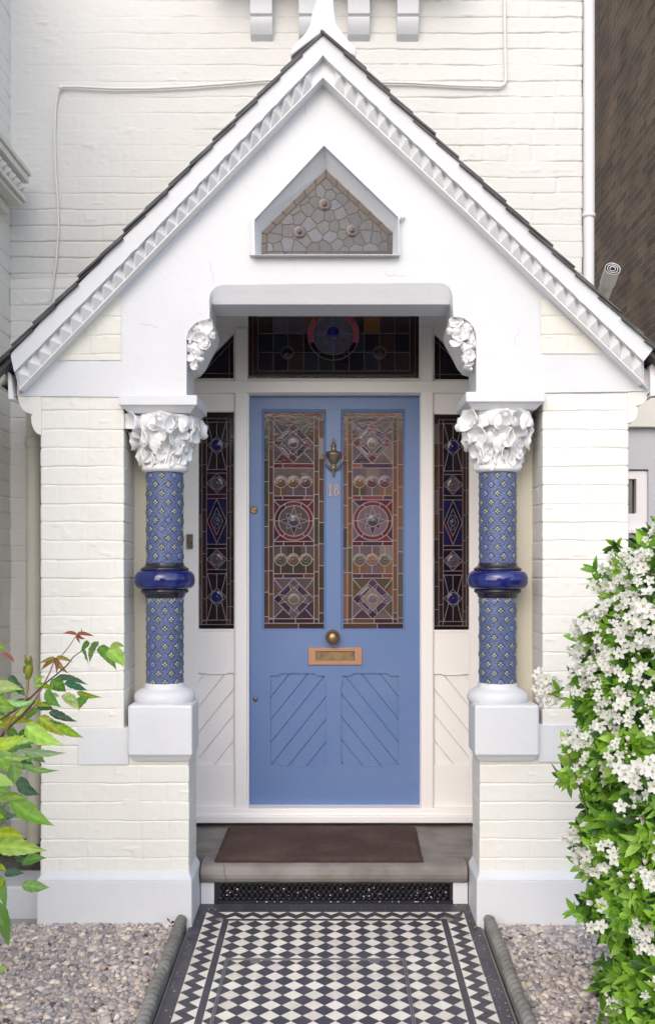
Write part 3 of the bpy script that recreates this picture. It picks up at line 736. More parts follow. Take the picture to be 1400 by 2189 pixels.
for k in range(8):
    a=math.radians(k*45+90); r2=90 if k%2==0 else 70; l=(cx+38*math.cos(a-.4),cy+38*math.sin(a-.4)); r_=(cx+38*math.cos(a+.4),cy+38*math.sin(a+.4)); tip=(cx+r2*math.cos(a),cy+r2*math.sin(a))
    g.poly([l,tip,r_],L(96,100,134) if k%2==0 else L(120,90,104),3); g.lead([l,tip,r_],w=3)
g.disc(cx,cy-10,27,L(18,24,120),4,.006); g.ringlead(cx,cy-10,29,4)
g.ringlead(cx,cy,94,4.5,36); g.ringlead(cx,cy,118,4.5,36)
for qx,c in ((505,L(14,14,40)),(928,L(46,48,44))): g.disc(qx,374,25,c,4,.005); g.ringlead(qx,374,28,4)
g.build('transom_glass',frame,'leadd')
# corner lights
for T,sgn in ((T_L,1),(T_R,-1)):
    g=Glass(lambda x,y:(x,y),4.825); g.lw=1.8
    if sgn==1:
        g.poly([(505,700),(505,812),(414,812),(414,792)],L(30,22,28)); g.lead([(490,735),(490,808)]); g.lead([(432,798),(499,727)]); g.lead([(425,798),(499,798)]); g.poly([(486,745),(486,795),(440,795)],L(30,24,50),1)
    else:
        g.poly([(924,700),(1008,782),(1008,815),(924,815)],L(30,20,26)); g.lead([(940,727),(940,810)]); g.lead([(929,727),(1000,795)]); g.lead([(929,800),(1000,800)]); g.poly([(944,745),(944,795),(990,795)],L(26,22,40),1)
    g.build('corner_light',frame,'leadd')
# bell push
b=MB(); D=4.788; b.prism(pz2(rect(399,1142,412,1173),D),D,DF+.002); b.lathe([(0.0,-.006),(.006,-.005),(.0075,0)],P(405.5,1158,D),(0,1,0),16)
b.build('bell_push',M['brassd'],frame,.001)

# ---- the door
door=MB()
LP=[(578,1445),(594,1445),(599,1440),(672,1440),(678,1445),(694,1445),(694,1460),(697,1466),(697,1630),(694,1635),(672,1635),(666,1639),(602,1639),(596,1635),(578,1635)]
RP=[(732,1445),(750,1445),(755,1440),(828,1440),(834,1445),(852,1445),(852,1635),(832,1635),(826,1639),(758,1639),(752,1635),(732,1635),(729,1630),(729,1466),(732,1460)]
GL=rect(559,874,697,1349); GR=rect(728,874,866,1349)
door.prism(pz2(rect(533,844,898,1728),DD),DD,DD+.04,[pz2(q,DD) for q in (GL,GR,LP,RP)])
# glazing beads
for (a,c,d,e) in ((559,874,697,1349),(728,874,866,1349)):
    o=[P(u,v,DD+.001) for u,v in rect(a,c,d,e)]; i_=[P(u,v,DD+.011) for u,v in rect(a+6,c+7,d-5,e-5)]
    door.loft(o,i_,True)
    i2=[P(u,v,DD+.03) for u,v in rect(a+6,c+7,d-5,e-5)]; door.loft(i_,i2,True)
# recessed boarded panels
for pl,sl in ((LP,-1.24),(RP,1.24)):
    us=[p[0] for p in pl]; door.prism(pz2(rect(min(us)-2,1438,max(us)+2,1641),DD),DD+.017,DD+.03)
    boards(door,rect(min(us)-1,1439,max(us)+1,1640),DD+.009,48.5,sl,1.5,10 if sl<0 else 4)
door=door.build('front_door',M['door'],house,.002)
door['label']='pale blue panelled front door with stained glass'
g=door_glass(0,False,'l'); g.build('stained_glass',door)
g=door_glass(168.4,True,'r'); g.build('stained_glass',door)
# knob
b=MB(); o=P(711,1362,DD); b.lathe([(.0365,0),(.0365,-.006),(.034,-.010),(.018,-.014),(.014,-.030),(.016,-.036),(.026,-.042),(.031,-.052),(.029,-.062),(.022,-.069),(.012,-.073),(0,-.074)],o,(0,1,0),32)
b.build('door_knob',M['brass'],door)
# letter plate
b=MB(); D=DD-.008
b.prism(pz2(rect(659,1385,774,1422),D),D,DD+.001,[pz2(rect(675,1393,758,1413),D)])
b.build('letter_plate',M['copper'],door,.002)
b=MB(); b.prism(pz2(rect(676,1394,757,1412),DD-.002),DD-.002,DD+.0008); b.build('letter_flap',M['brass'],door,.001)
# locks
b=MB(); b.lathe([(.019,0),(.019,-.004),(.015,-.008),(.011,-.008),(.010,-.006),(.006,-.009),(0,-.009)],P(543,1090,DD),(0,1,0),24); b.build('cylinder_lock',M['brass'],door)
b=MB(); b.lathe([(.012,0),(.012,-.004),(.008,-.007),(0,-.007)],P(546,1495,DD),(0,1,0),20); b.build('keyhole',M['brassd'],door)
# number 18
b=MB(); D=DD-.005; k=D/F
def tubepx(pts,r,mb): mb.tube([P(u,v,D) for u,v in pts],r,6)
b.prism(pz2([(704,1037),(707.5,1034),(707.5,1059),(711,1059.5),(711,1061),(701,1061),(701,1059.5),(704.5,1059),(704.5,1038.5),(701,1040),(701,1038.5)],D),D,DD+.001)
for (cx_,cy_,rx,ry) in ((719,1041,4.4,5.8),(719,1053.2,5.4,6.6)):
    n=20; o=[(cx_+rx*math.cos(2*math.pi*i/n),cy_+ry*math.sin(2*math.pi*i/n)) for i in range(n)]
    i_=[(cx_+(rx-2.6)*math.cos(2*math.pi*i/n),cy_+(ry-1.7)*math.sin(2*math.pi*i/n)) for i in range(n)]
    b.prism(pz2(o,D),D+(.0006 if cy_>1050 else 0),DD+.001,[pz2(i_,D)])
b.build('house_number',mat('brass_numeral',(.42,.27,.18),.4,metal=.4),door)
# knocker
b=MB(); cx_=713; D=DD-.018
def hh(v): return Z(v,D)
prof=[(0,936),(2,938),(3,941),(1.6,944),(2.2,947),(4.5,949),(6.5,951),(4.2,953),(4.0,957),(5.5,961),(6,964),(16,965.5),(16.5,971.5),(15.5,973),(14.5,975),(12,981),(8,987),(4.5,991),(3.5,993),(5,995),(8,999),(7,1003),(3.5,1006),(3.8,1009),(2.2,1012),(2.8,1015),(1.5,1018),(0,1019)]
n=24; vs=[];fs=[]
for (r,v) in prof:
    for q in range(n):
        t=2*math.pi*q/n; vs.append((X(cx_,D)+r*D/F*math.cos(t), D+.004+r*D/F*.62*math.sin(t), hh(v)))
for i in range(len(prof)-1):
    for q in range(n): fs.append((i*n+q,i*n+(q+1)%n,(i+1)*n+(q+1)%n,(i+1)*n+q))
b.add(vs,fs,0,(1,1,1),True)
for s_ in (-1,1):
    b.tube([P(cx_+s_*u,v,D-.004) for u,v in ((20,972),(20.5,979),(18,987),(14,994),(9,1000),(4,1003))],[.0042,.0048,.0052,.0056,.0052,.004],8)
    b.ball(P(cx_+s_*20.5,973,D-.002),.0065,n=10)
b.tube([P(cx_,968,D),P(cx_,968,DD+.001)],.006,8); b.tube([P(cx_,1000,D),P(cx_,1000,DD+.001)],.007,8)
b.build('door_knocker',M['brassd'],door)
# dark hall behind
b=MB(); b.box(-.80,.80,4.90,5.3,.1,2.9); b.build('hall_interior',M['dark'],house)

# ================================================================== PORCH
porch=thing('porch','white gabled brick porch with patterned blue columns, slate roof and dog-tooth moulding','porch')
FR,BK=3.99,4.20
DG=3.983
xoL,xiL,xlL=X(87,FR),-.853,-.589
xoR,xiR,xlR=X(1343,FR),.847,.591
zjp=Z(1356,FR); zl=Z(1560,FR); zp=.17; ztop=Z(852,FR)
def rev(p): return p
pierL=brick_wall('brick_pier',[(xoL,4.60),(xoL,FR),(xiL,FR),(xiL,BK)],zl-.01,ztop+.03,M['creamw'],porch,zjp,.0758,.0058,21,dx=.006,dz=.0026,s0=.1)
pierR=brick_wall('brick_pier',[(xiR,BK),(xiR,FR),(xoR,FR),(xoR,4.60)],zl-.01,ztop+.03,M['creamw'],porch,zjp,.0758,.0058,22,dx=.006,dz=.0026,s0=.07)
lL=brick_wall('pier_base',[(xoL,4.60),(xoL,FR),(xlL,FR),(xlL,BK)],zp-.02,zl,M['creamw'],porch,zjp,.0758,.0062,23,dx=.006,dz=.0026,s0=.1)
lR=brick_wall('pier_base',[(xlR,BK),(xlR,FR),(xoR,FR),(xoR,4.60)],zp-.02,zl,M['creamw'],porch,zjp,.0758,.0062,24,dx=.006,dz=.0026,s0=.05)
e=.012
for q in ((xoL+e,xiL-e,xoL+e,xlL-e),(xiR+e,xoR-e,xlR+e,xoR-e)):
    b=MB(); b.box(q[0],q[1],FR+e,4.6,zl-.01,ztop+.02); b.box(q[2],q[3],FR+e,BK-.004,zp-.1,zl-.002); b.build('pier_core',M['creamw'],porch)
# inner side walls of the porch
for x0,x1,x2,x3 in ((-.87,-.735,-1.15,-.869),(.72,.87,.869,1.15)):
    b=MB(); b.box(x0,x1,BK,4.82,0,2.9); b.box(x2,x3,BK+.001,BK+.03,1.0,2.6); b.build('inner_wall',M['niche'],porch)
# white painted band beside pedestals
for a,c,v0,v1 in ((166,275,1556,1636),(1150,1262,1550,1630)):
    b=MB(); b.prism(pz2(rect(a,v0,c,v1),DG),DG,FR+.05); b.build('painted_band',M['white'],porch,.003)
# plinths
for x0,x1,inner in ((X(78,3.955),X(410,3.955),1),(X(1019,3.955),1.212,-1)):
    b=MB(); zt_=Z(1880,3.955)
    b.box(x0,x1,3.955,4.205,-.25,zt_-.006)
    # weathered chamfer on top
    xa,xb=(x0+.02,xlL-.001) if inner==1 else (xlR+.001,x1-.02)
    a=[(x0,3.955,zt_-.006),(x1,3.955,zt_-.006),(x1,4.205,zt_-.006),(x0,4.205,zt_-.006)]
    c=[(xa,3.986,zt_+.022),(xb,3.986,zt_+.022),(xb,4.205,zt_+.022),(xa,4.205,zt_+.022)]
    b.loft(a,c,True); b.add(c,[(0,1,2,3)])
    b.build('plinth',M['white'],porch,.006)
for a,c in ((429,458),(968,1000)):
    b=MB(); b.prism(pz2(rect(a,1888,c,1945),4.196),4.196,4.3); b.build('plinth_return',M['white'],porch,.004)
# kneelers
KL=[(36,846),(39,860),(45,872),(55,881),(68,886),(65,890),(66,903),(71,917),(79,927),(88,931),(88,846)]
KR=[(1342,838),(1388,836),(1386,849),(1380,859),(1371,865),(1361,868),(1364,872),(1364,884),(1360,895),(1352,902),(1342,905)]
for k in (KL,KR):
    b=MB(); b.prism(pz2(k,DG),DG+.002,BK+.35); b.build('corbelled_kneeler',M['creamw'],porch,.004)
# ---- gable
A_px=[(398.6,848),(398.6,747),(398.6,722),(402,709),(408,700),(416,692),(427,686),(440,683),(448,681),(448,662),(447.5,640),(449,628),(454,619),(463,612),(475,608.5),
      (700,605.5),(937,604),(950,606),(959,612),(965,622),(967.5,636),(968,662),(969,676),(980,677),(992,680),(1004,689),(1012,699),(1017,711),(1018,725),(1018,747),(1018,840)]
B_px=[]
for (u,v) in A_px:
    if v<650: vv=650+ (0 if 460<u<955 else 6*0); uu=min(max(u,452),965)
    else: vv=v; uu=u
    B_px.append((uu,vv))
DB=4.015
def conv(lst,D): return [(X(u,D),Z(v,D)) for u,v in lst]
Ax=conv(A_px,DG)
Bx=[]
for (u,v),(x,z) in zip(A_px,Ax):
    if v<660:
        t=min(1,(660-v)/25); Bx.append((x+(.006 if u<700 else -.006)*t, min(z,Z(650,DB))))
    else: Bx.append((x,z))
outer_px=[(1018,840),(1166,839),(1391,836),(1391,800),(1000,430),(690,135),(366,470),(36,815),(36,846),(253,848)]
Ox=conv(outer_px,DG)
wz=lambda lst:[(500+.2857*x,.2857*y) for x,y in lst]
W_in=wz([(675,1112),(1226,1642),(1226,1902),(178,1905),(165,1650)])
W_gl=wz([(688,1272),(1186,1742),(1184,1900),(208,1900),(210,1738)])
gb=MB(); 
loop=Ax+Ox[1:]
tri=tessellate_polygon([[Vector((p[0],p[1],0)) for p in loop],[Vector((p[0],p[1],0)) for p in conv(W_in,DG)]])
fl=loop+conv(W_in,DG); gb.add([(p[0],DG,p[1]) for p in fl],[tuple(t) for t in tri])
gb.loft([(p[0],DG,p[1]) for p in Ax],[(p[0],DG+.02+.4*(DB-DG-.02),p[1]-.0*1) if abs(p[1]-q[1])<1e-5 else (p[0]*.5+q[0]*.5,DG+.018,p[1]*.45+q[1]*.55) for p,q in zip(Ax,Bx)])
mid=[(p[0],DG+.02+.4*(DB-DG-.02),p[1]) if abs(p[1]-q[1])<1e-5 else (p[0]*.5+q[0]*.5,DG+.018,p[1]*.45+q[1]*.55) for p,q in zip(Ax,Bx)]
gb.loft(mid,[(q[0],DB,q[1]) for q in Bx]); gb.loft([(q[0],DB,q[1]) for q in Bx],[(q[0],4.205,q[1]) for q in Bx])
# back and outer edge
loopb=Bx+Ox[1:]; trib=tessellate_polygon([[Vector((p[0],p[1],0)) for p in loopb]]); gb.add([(p[0],4.205,p[1]) for p in loopb],[tuple(t) for t in trib])
gb.loft([(p[0],DG,p[1]) for p in Ox],[(p[0],4.205,p[1]) for p in Ox])
gable=gb.build('gable_wall',M['white'],porch,recalc=False)
# painted brick infill triangles
for tri_ in ([(259,624),(259,766),(112,770)],[(1156,628),(1290,748),(1288,752),(1156,756)]):
    x0=min(X(u,DG) for u,v in tri_); x1=max(X(u,DG) for u,v in tri_); z0=min(Z(v,DG) for u,v in tri_); z1=max(Z(v,DG) for u,v in tri_)
    nx_,nz_=int((x1-x0)/.006),int((z1-z0)/.003); xs_=np.linspace(x0,x1,nx_); zs_=np.linspace(z0,z1,nz_)
    XX,ZZ_=np.meshgrid(xs_,zs_); H=brick_height(XX+3,ZZ_,zjp,.0758,.004,31+int(x0>0))
    # clip to the triangle by pulling outside rows onto its hypotenuse
    pt=[(X(u,DG),Z(v,DG)) for u,v in tri_]
    if x0<0:
        lim=np.interp(ZZ_[:,0],[pt[2][1],pt[0][1]],[pt[2][0],pt[0][0]]); T=np.linspace(0,1,nx_)[None,:]; XX=lim[:,None]+(x1-lim[:,None])*T
    else:
        lim=np.interp(ZZ_[:,0],[pt[2][1],pt[0][1]],[pt[2][0],pt[0][0]]); T=np.linspace(0,1,nx_)[None,:]; XX=x0+(lim[:,None]-x0)*T
    H=brick_height(XX+3,ZZ_,zjp,.0758,.004,31+int(x0>0))
    V=np.stack([XX,DG-.003-H,ZZ_],-1).reshape(-1,3); np_mesh('brick_infill',V,grid_faces(nx_,nz_),M['cream'],porch)
# gable window
win=MB()
def inset3(lst,D): return [P(u,v,D) for u,v in lst]
O1=wz([(670,1028),(1280,1612),(1250,1648),(1240,1650),(1240,1906),(118,1906),(118,1615)])
win.prism(conv(O1,3.964),3.964,DG+.002,[conv(wz([(673,1072),(1232,1612),(1232,1905),(150,1905),(146,1632)]),3.964)])
win.prism(conv(wz([(672,1050),(1256,1612),(1236,1640),(1236,1905.5),(134,1905.5),(132,1624)]),3.946),3.946,3.9645,[conv(wz([(674,1085),(1229,1622),(1229,1905),(158,1905),(154,1640)]),3.946)])
win.loft(inset3(wz([(674,1085),(1229,1622),(1229,1905),(158,1905),(154,1640)]),3.950),inset3(W_in,3.975),True)
win.loft(inset3(W_in,3.975),[P(u,v,4.032) for u,v in W_gl],True)
win=win.build('window_surround',M['white'],porch,.0,recalc=False)
g=Glass(lambda x,y:(500+.2857*x,.2857*y),4.030); g.lw=11; g.dim=.42
Wz=[(688,1262),(1192,1742),(1190,1905),(203,1905),(205,1738)]
inner=[(688,1325),(1150,1752),(1150,1880),(248,1880),(248,1752)]
g.poly(Wz,L(48,36,26),-3); 
n5=5
bor=[(L(96,66,34),0),(L(70,60,52),1),(L(96,92,96),2),(L(90,62,34),3),(L(100,70,36),4)]
for c,i in bor:
    j=(i+1)%5
    for q in range(6 if i in (0,4,2) else 2):
        k0=q/(6 if i in (0,4,2) else 2); k1=(q+1)/(6 if i in (0,4,2) else 2)
        lp=lambda a,b_,t:(a[0]+(b_[0]-a[0])*t,a[1]+(b_[1]-a[1])*t)
        g.poly([lp(Wz[i],Wz[j],k0),lp(Wz[i],Wz[j],k1),lp(inner[i],inner[j],k1),lp(inner[i],inner[j],k0)],c,1,.3)
        g.lead([lp(Wz[i],Wz[j],k1),lp(inner[i],inner[j],k1)],w=10)
g.lead(inner,True,12)
R=random.Random(12); seeds=[]
import itertools
def inside(x,y): 
    for i in range(5):
        a=inner[i]; c=inner[(i+1)%5]
        if (c[0]-a[0])*(y-a[1])-(c[1]-a[1])*(x-a[0])<0: return False
    return True
rd=[(680,1528),(492,1735),(885,1725)]
tries=0
while len(seeds)<58 and tries<9000:
    tries+=1; x_,y_=R.uniform(248,1150),R.uniform(1330,1880)
    if inside(x_,y_) and all(math.hypot(x_-a,y_-c)>68 for a,c in seeds+rd): seeds.append((x_,y_))
seeds+=rd
pal=[L(112,116,130),L(98,98,106),L(126,132,150),L(92,90,94),L(106,106,108),L(118,120,130)]
for i,(sx,sy) in enumerate(seeds):
    cell=list(inner)
    for j,(tx,ty) in enumerate(seeds):
        if i==j: continue
        nx,ny=tx-sx,ty-sy; c=(tx*tx+ty*ty-sx*sx-sy*sy)/2; cell=clip(cell,nx,ny,c)
        if len(cell)<3: break
    if len(cell)<3: continue
    g.poly(cell,R.choice(pal),2,.15); g.lead(cell,True,10)
for i,(a,c) in enumerate(rd): g.disc(a,c,46,(L(120,112,114)),8,.002); g.disc(a,c,20,L(120,40,44) if i==0 else L(96,60,64),12,.002); g.ringlead(a,c,48,9)
g.b.build('stained_glass',[M['glassg'],M['leadk']],win,recalc=False)
b=MB(); b.prism(conv([(688,355),(845,490),(845,548),(555,548),(555,490)],4.045),4.045,4.07); b.build('window_backing',M['dark'],porch)

# ---- verge, dog-tooth, fillet
outL=[(22,757),(270,501),(690,70)]; ttL=[(30,795),(321,500),(690,118)]; tbL=[(42,828),(362,497),(690,160)]; fbL=[(38,838),(366,502),(690,167)]
outR=[(690,70),(1000,363),(1399,742)]; ttR=[(690,118),(1000,412),(1376,772)]; tbR=[(690,160),(1000,452),(1376,815)]; fbR=[(690,167),(1000,459),(1386,832)]
VD=3.880
def lerp_px(line,t):
    # t 0..1 by horizontal distance
    us=[p[0] for p in line]; u=us[0]+(us[-1]-us[0])*t
    return (u,float(np.interp(u,us,[p[1] for p in line])))
def strip(mb,a,c,D0,D1,n=40,wob=.0):
    pa=[];pc=[]
    for i in range(n+1):
        t=i/n; u,v=lerp_px(a,t); u2,v2=lerp_px(c,t)
        q=P(u,v+mnoise.noise(Vector((u*.05,0,3)))*wob,D0); r=P(u2,v2+mnoise.noise(Vector((u*.06,5,3)))*wob,D0); pa.append(q); pc.append(r)
    A=pa;B_=pc; A2=[Vector((q.x,D1,q.z)) for q in A]; B2=[Vector((q.x,D1,q.z)) for q in B_]
    mb.loft(A,B_); mb.loft(A2,A); mb.loft(B_,B2); mb.loft(B2,A2)
    mb.add([A[0],B_[0],B2[0],A2[0]],[(0,1,2,3)]); mb.add([A[-1],B_[-1],B2[-1],A2[-1]],[(0,1,2,3)])
for out,tt,tb,fb in ((outL,ttL,tbL,fbL),(outR,ttR,tbR,fbR)):
    b=MB(); strip(b,out,tt,VD,4.0,60,3.0); b.build('verge_band',M['white'],porch,.004)
    b=MB(); strip(b,[(p[0],p[1]-4) for p in tt],[(p[0],p[1]+4) for p in tb],3.918,4.0); 
    N=29; left=out is outL
    for i in range(N):
        t0,t1=(i+.04)/N,(i+.96)/N
        if (left and i==N-1) or (not left and i==0): continue
        a0,a1=P(*lerp_px(tt,t0),3.917),P(*lerp_px(tt,t1),3.917); b0,b1=P(*lerp_px(tb,t0),3.917),P(*lerp_px(tb,t1),3.917)
        c=(a0+a1+b0+b1)/4; c.y=3.882+random.uniform(-.002,.003); c.z+=random.uniform(-.002,.002)
        b.add([a0,a1,b1,b0,c],[(0,1,4),(1,2,4),(2,3,4),(3,0,4)])
    b.build('dogtooth_moulding',M['plaster'],porch,0)
    b=MB(); strip(b,tb,fb,3.955,4.0,40,1.5); b.build('fillet',M['white'],porch,.002)
# apex patch
b=MB(); b.prism(conv([(690,112),(718,140),(712,150),(690,163),(668,150),(662,142)],3.92),3.92,3.99); b.build('dogtooth_apex',M['plaster'],porch,.004)
# ---- slate roof
for side,out in ((-1,outL),(1,outR)):
    b=MB(); eave=(-28,800) if side<0 else (1430,772); apex=(690,64)
    a=P(*apex,VD); e_=P(*eave,VD); d=(e_-a); Lr=Vector((d.x,0,d.z)).length; dv=Vector((d.x,0,d.z)).normalized(); nv=Vector((-dv.z,0,dv.x)) 
    if nv.z<0: nv=-nv
    n=int(Lr/.125); yb=WALL+.01
    b2=.0
    # continuous boarding just under the slates
    p0=a+nv*-.012; p1=e_+nv*-.012
    q=[p0,p1,p1-nv*.016,p0-nv*.016]
    b.add([(p.x,VD+.012,p.z) for p in q]+[(p.x,yb,p.z) for p in q],[(0,1,2,3),(7,6,5,4),(0,4,5,1),(1,5,6,2),(2,6,7,3),(3,7,4,0)])
    for i in range(n):
        s0=i*Lr/n; s1=s0+.235 if i<n-1 else s0+Lr/n+.02
        y=VD-.014
        first=True
        while y<yb:
            wv=.18 if not first else random.choice((.09,.18)); first=False
            j=random.uniform(-.006,.004); th=.006+random.uniform(0,.002)
            st=a+dv*(s0)+nv*(.0-.006); en=a+dv*(min(s1,Lr+.03)+j)+nv*(.007+random.uniform(0,.003))
            st.y=en.y=0; yj=(random.uniform(-.008,.006) if y<VD else 0)
            q=[st,en,en-nv*th,st-nv*th]; y1_=min(y+wv-.004,yb)
            b.add([(p.x,y+yj,p.z) for p in q]+[(p.x,y1_,p.z) for p in q],[(0,1,2,3),(7,6,5,4),(0,4,5,1),(1,5,6,2),(2,6,7,3),(3,7,4,0)])
            y+=wv
    b.build('slate_roof',M['slate'],porch,recalc=True)
# soffit eaves ends and gutters
for s_,pts,gx in ((-1,[(16,792),(24,800),(29,853),(18,853)],(3,806)),(1,[(1389,782),(1400,770),(1404,845),(1391,846)],(1415,800))):
    b=MB(); b.prism(conv(pts,3.95),3.95,4.6); b.build('fascia_board',M['wood_white'],porch,.002)
    b=MB(); o=P(gx[0]-2 if s_<0 else gx[0]+4,gx[1]+2,4.0)
    b.tube([(o.x,3.93,o.z),(o.x,4.60,o.z)],.040,16); b.build('gutter',M['pipecream'],porch)
for a_,c_ in (((-26,802),(30,846)),((1428,775),(1388,842))):
    b=MB(); p=P(*a_,3.95); q=P(*c_,3.95); b.add([(p.x,3.96,p.z),(q.x,3.96,q.z),(q.x,4.6,q.z),(p.x,4.6,p.z)],[(0,1,2,3)]); b.build('eaves_soffit',M['slate'],porch)
# finial
b=MB(); fin=[(690,66),(655,92),(622,118),(620,106),(640,82),(655,66),(663,50),(668,20),(675,4),(680,-30),(684,-80),(690,-110),(698,-110),(706,-80),(710,-30),(713,0),(715,25),(719,50),(738,76),(761,102),(760,120),(735,106)]
b.prism(conv(fin,3.90),3.90,4.02); b.build('finial',M['plaster'],porch,.012)
b=MB(); b.prism(conv([(704,0),(706,30),(716,58),(712,30),(710,0)],3.898),3.898,3.902); b.build('finial_rib',M['plaster'],porch)

# fine cracks in the painted render
b=MB(); rc=random.Random(77)
for (u,v,du,dv,n_) in ((560,300,18,46,7),(300,690,40,10,6),(1110,700,-12,42,7),(820,585,46,6,6),(450,560,8,44,6),(1060,500,22,30,6),(650,215,6,34,5)):
    pts=[(u+du*i/n_+rc.uniform(-2.5,2.5),v+dv*i/n_+rc.uniform(-2.5,2.5)) for i in range(n_+1)]
    b.tube([P(a,c,DG-.0001) for a,c in pts],[.0007*(1-.6*abs(i/n_-.4)) for i in range(n_+1)],4)
o=b.build('hairline_crack',mat('crack_shadow_line',(.34,.33,.32),.9),porch); o['kind']='stuff'
# ---- leaves for capitals
def shell_leaf(mb,pos,out,up,w,h,curl,cup,nu=17,nv_=8,ridge=.0022):
    out=Vector(out).normalized(); up=Vector(up); up=(up-out*up.dot(out)).normalized(); side=up.cross(out)
    vs=[]; th=math.radians(100)*min(1.1,w/(h*.52))
    for j in range(nv_):
        t=j/(nv_-1)
        for i in range(nu):
            s=-1+2*i/(nu-1)
            r_=h*(.05+.95*t)*(1-.34*abs(s)**2.2)*(1+.05*math.cos(s*math.pi*5)*t**2)
            hh_=r_*math.cos(s*th); wd=r_*math.sin(s*th)*1.02
            oo=curl*t**1.6 + cup*(t**2.2)*1.1 - cup*.9*(1-s*s)*math.sin(t*math.pi) + ridge*1.25*math.cos(s*math.pi*5)*(.15+t)
            vs.append(Vector(pos)+side*wd+up*hh_+out*oo)
    fs=[(j*nu+i,j*nu+i+1,(j+1)*nu+i+1,(j+1)*nu+i) for j in range(nv_-1) for i in range(nu-1)]
    n0=len(vs); bk=[v-out*.006 for v in vs]
    fs2=[tuple(n0+q for q in f[::-1]) for f in fs]
    rim=[i for i in range(nu)]+[j*nu+nu-1 for j in range(1,nv_)]+[(nv_-1)*nu+i for i in range(nu-2,-1,-1)]+[j*nu for j in range(nv_-2,0,-1)]
    fr=[(rim[k],rim[(k+1)%len(rim)],n0+rim[(k+1)%len(rim)],n0+rim[k]) for k in range(len(rim))]
    mb.add(vs+bk,fs+fs2+fr,0,(1,1,1),True)

def faience(name,cx,cy,z0,z1,r,parent,seed):
    nu,dz=224,.0016; nz=int((z1-z0)/dz); a=np.linspace(0,2*np.pi,nu,endpoint=False); z=np.linspace(z0,z1,nz)
    A,ZZ=np.meshgrid(a,z); rep=9; per=.0735
    uu=A/(2*np.pi)*rep+.25*seed; vv=(ZZ-z0)/per
    # staggered lattice
    def lat(off): 
        fu=(uu+off)%1-.5; fv=(vv+off)%1-.5; return fu,fv
    f1=lat(0); f2=lat(.5)
    d1=np.abs(f1[0])+np.abs(f1[1]); d2=np.abs(f2[0])+np.abs(f2[1]); use=d1<d2
    fu=np.where(use,f1[0],f2[0]); fv=np.where(use,f1[1],f2[1]); d=np.minimum(d1,d2)
    sx=2*np.pi*r/rep; px_=fu*sx; py_=fv*per; rr=np.hypot(px_,py_); th=np.arctan2(py_,px_)
    four=rr/(.0094*(1+.22*np.cos(4*th))); flower=four<1; center=rr<.0028; ring=(four>=1)&(four<1.28)
    # serrated diagonal leaf texture around the flower
    zz=np.sin((np.abs(px_)*1.0+py_*1.6)*2*np.pi/.0075+np.sin(px_*900)*.6)
    zz2=np.sin((np.abs(px_)*1.7-py_*.7)*2*np.pi/.0085)
    tex=np.where(zz*zz2>.02,1,0)*.75+.25*vnoise(A*40,ZZ*900,1,seed)
    edge=np.abs(d-.5)<.03
    light=np.array(s2l((134,152,188))); deep=np.array(s2l((24,40,104))); navy=np.array(s2l((10,18,60))); crm=np.array(s2l((192,200,176))); yl=np.array(s2l((112,126,104)))
    tex=tex[...,None]; C=deep*(1-tex)+light*tex
    under=(ring&(py_<-.002)); C=np.where(ring[...,None],navy*.9+deep*.1,C); C=np.where((edge&(zz2>-.2))[...,None],light*.8,C)
    pet=(.5+.5*np.cos(4*th))[...,None]; Cf=crm*pet+yl*(1-pet)
    var=(vnoise(np.floor(uu+.5*(~use)),np.floor(vv+.5*(~use)),3.3,seed)>.72)[...,None]; Cf=np.where(var,light*1.1,Cf)
    C=np.where(flower[...,None],Cf,C); C=np.where(center[...,None],navy,C)
    H=.0006*tex[...,0]-np.where(ring,.002,0)+np.where(flower,.0032*np.clip(1.15-four,0,1)**.5+.0004,0)-np.where(center,.0025,0)
    # wandering joint seam and glaze variation
    C=C*(.9+.2*vnoise(A*2,ZZ*25,1,seed+2))[...,None]*np.array([.74,.72,.76])
    R_=r+H; V=np.stack([cx+R_*np.cos(A),cy+R_*np.sin(A),ZZ],-1).reshape(-1,3)
    return np_mesh(name,V,grid_faces(nu,nz,True),M['faience'],parent,C.reshape(-1,3))

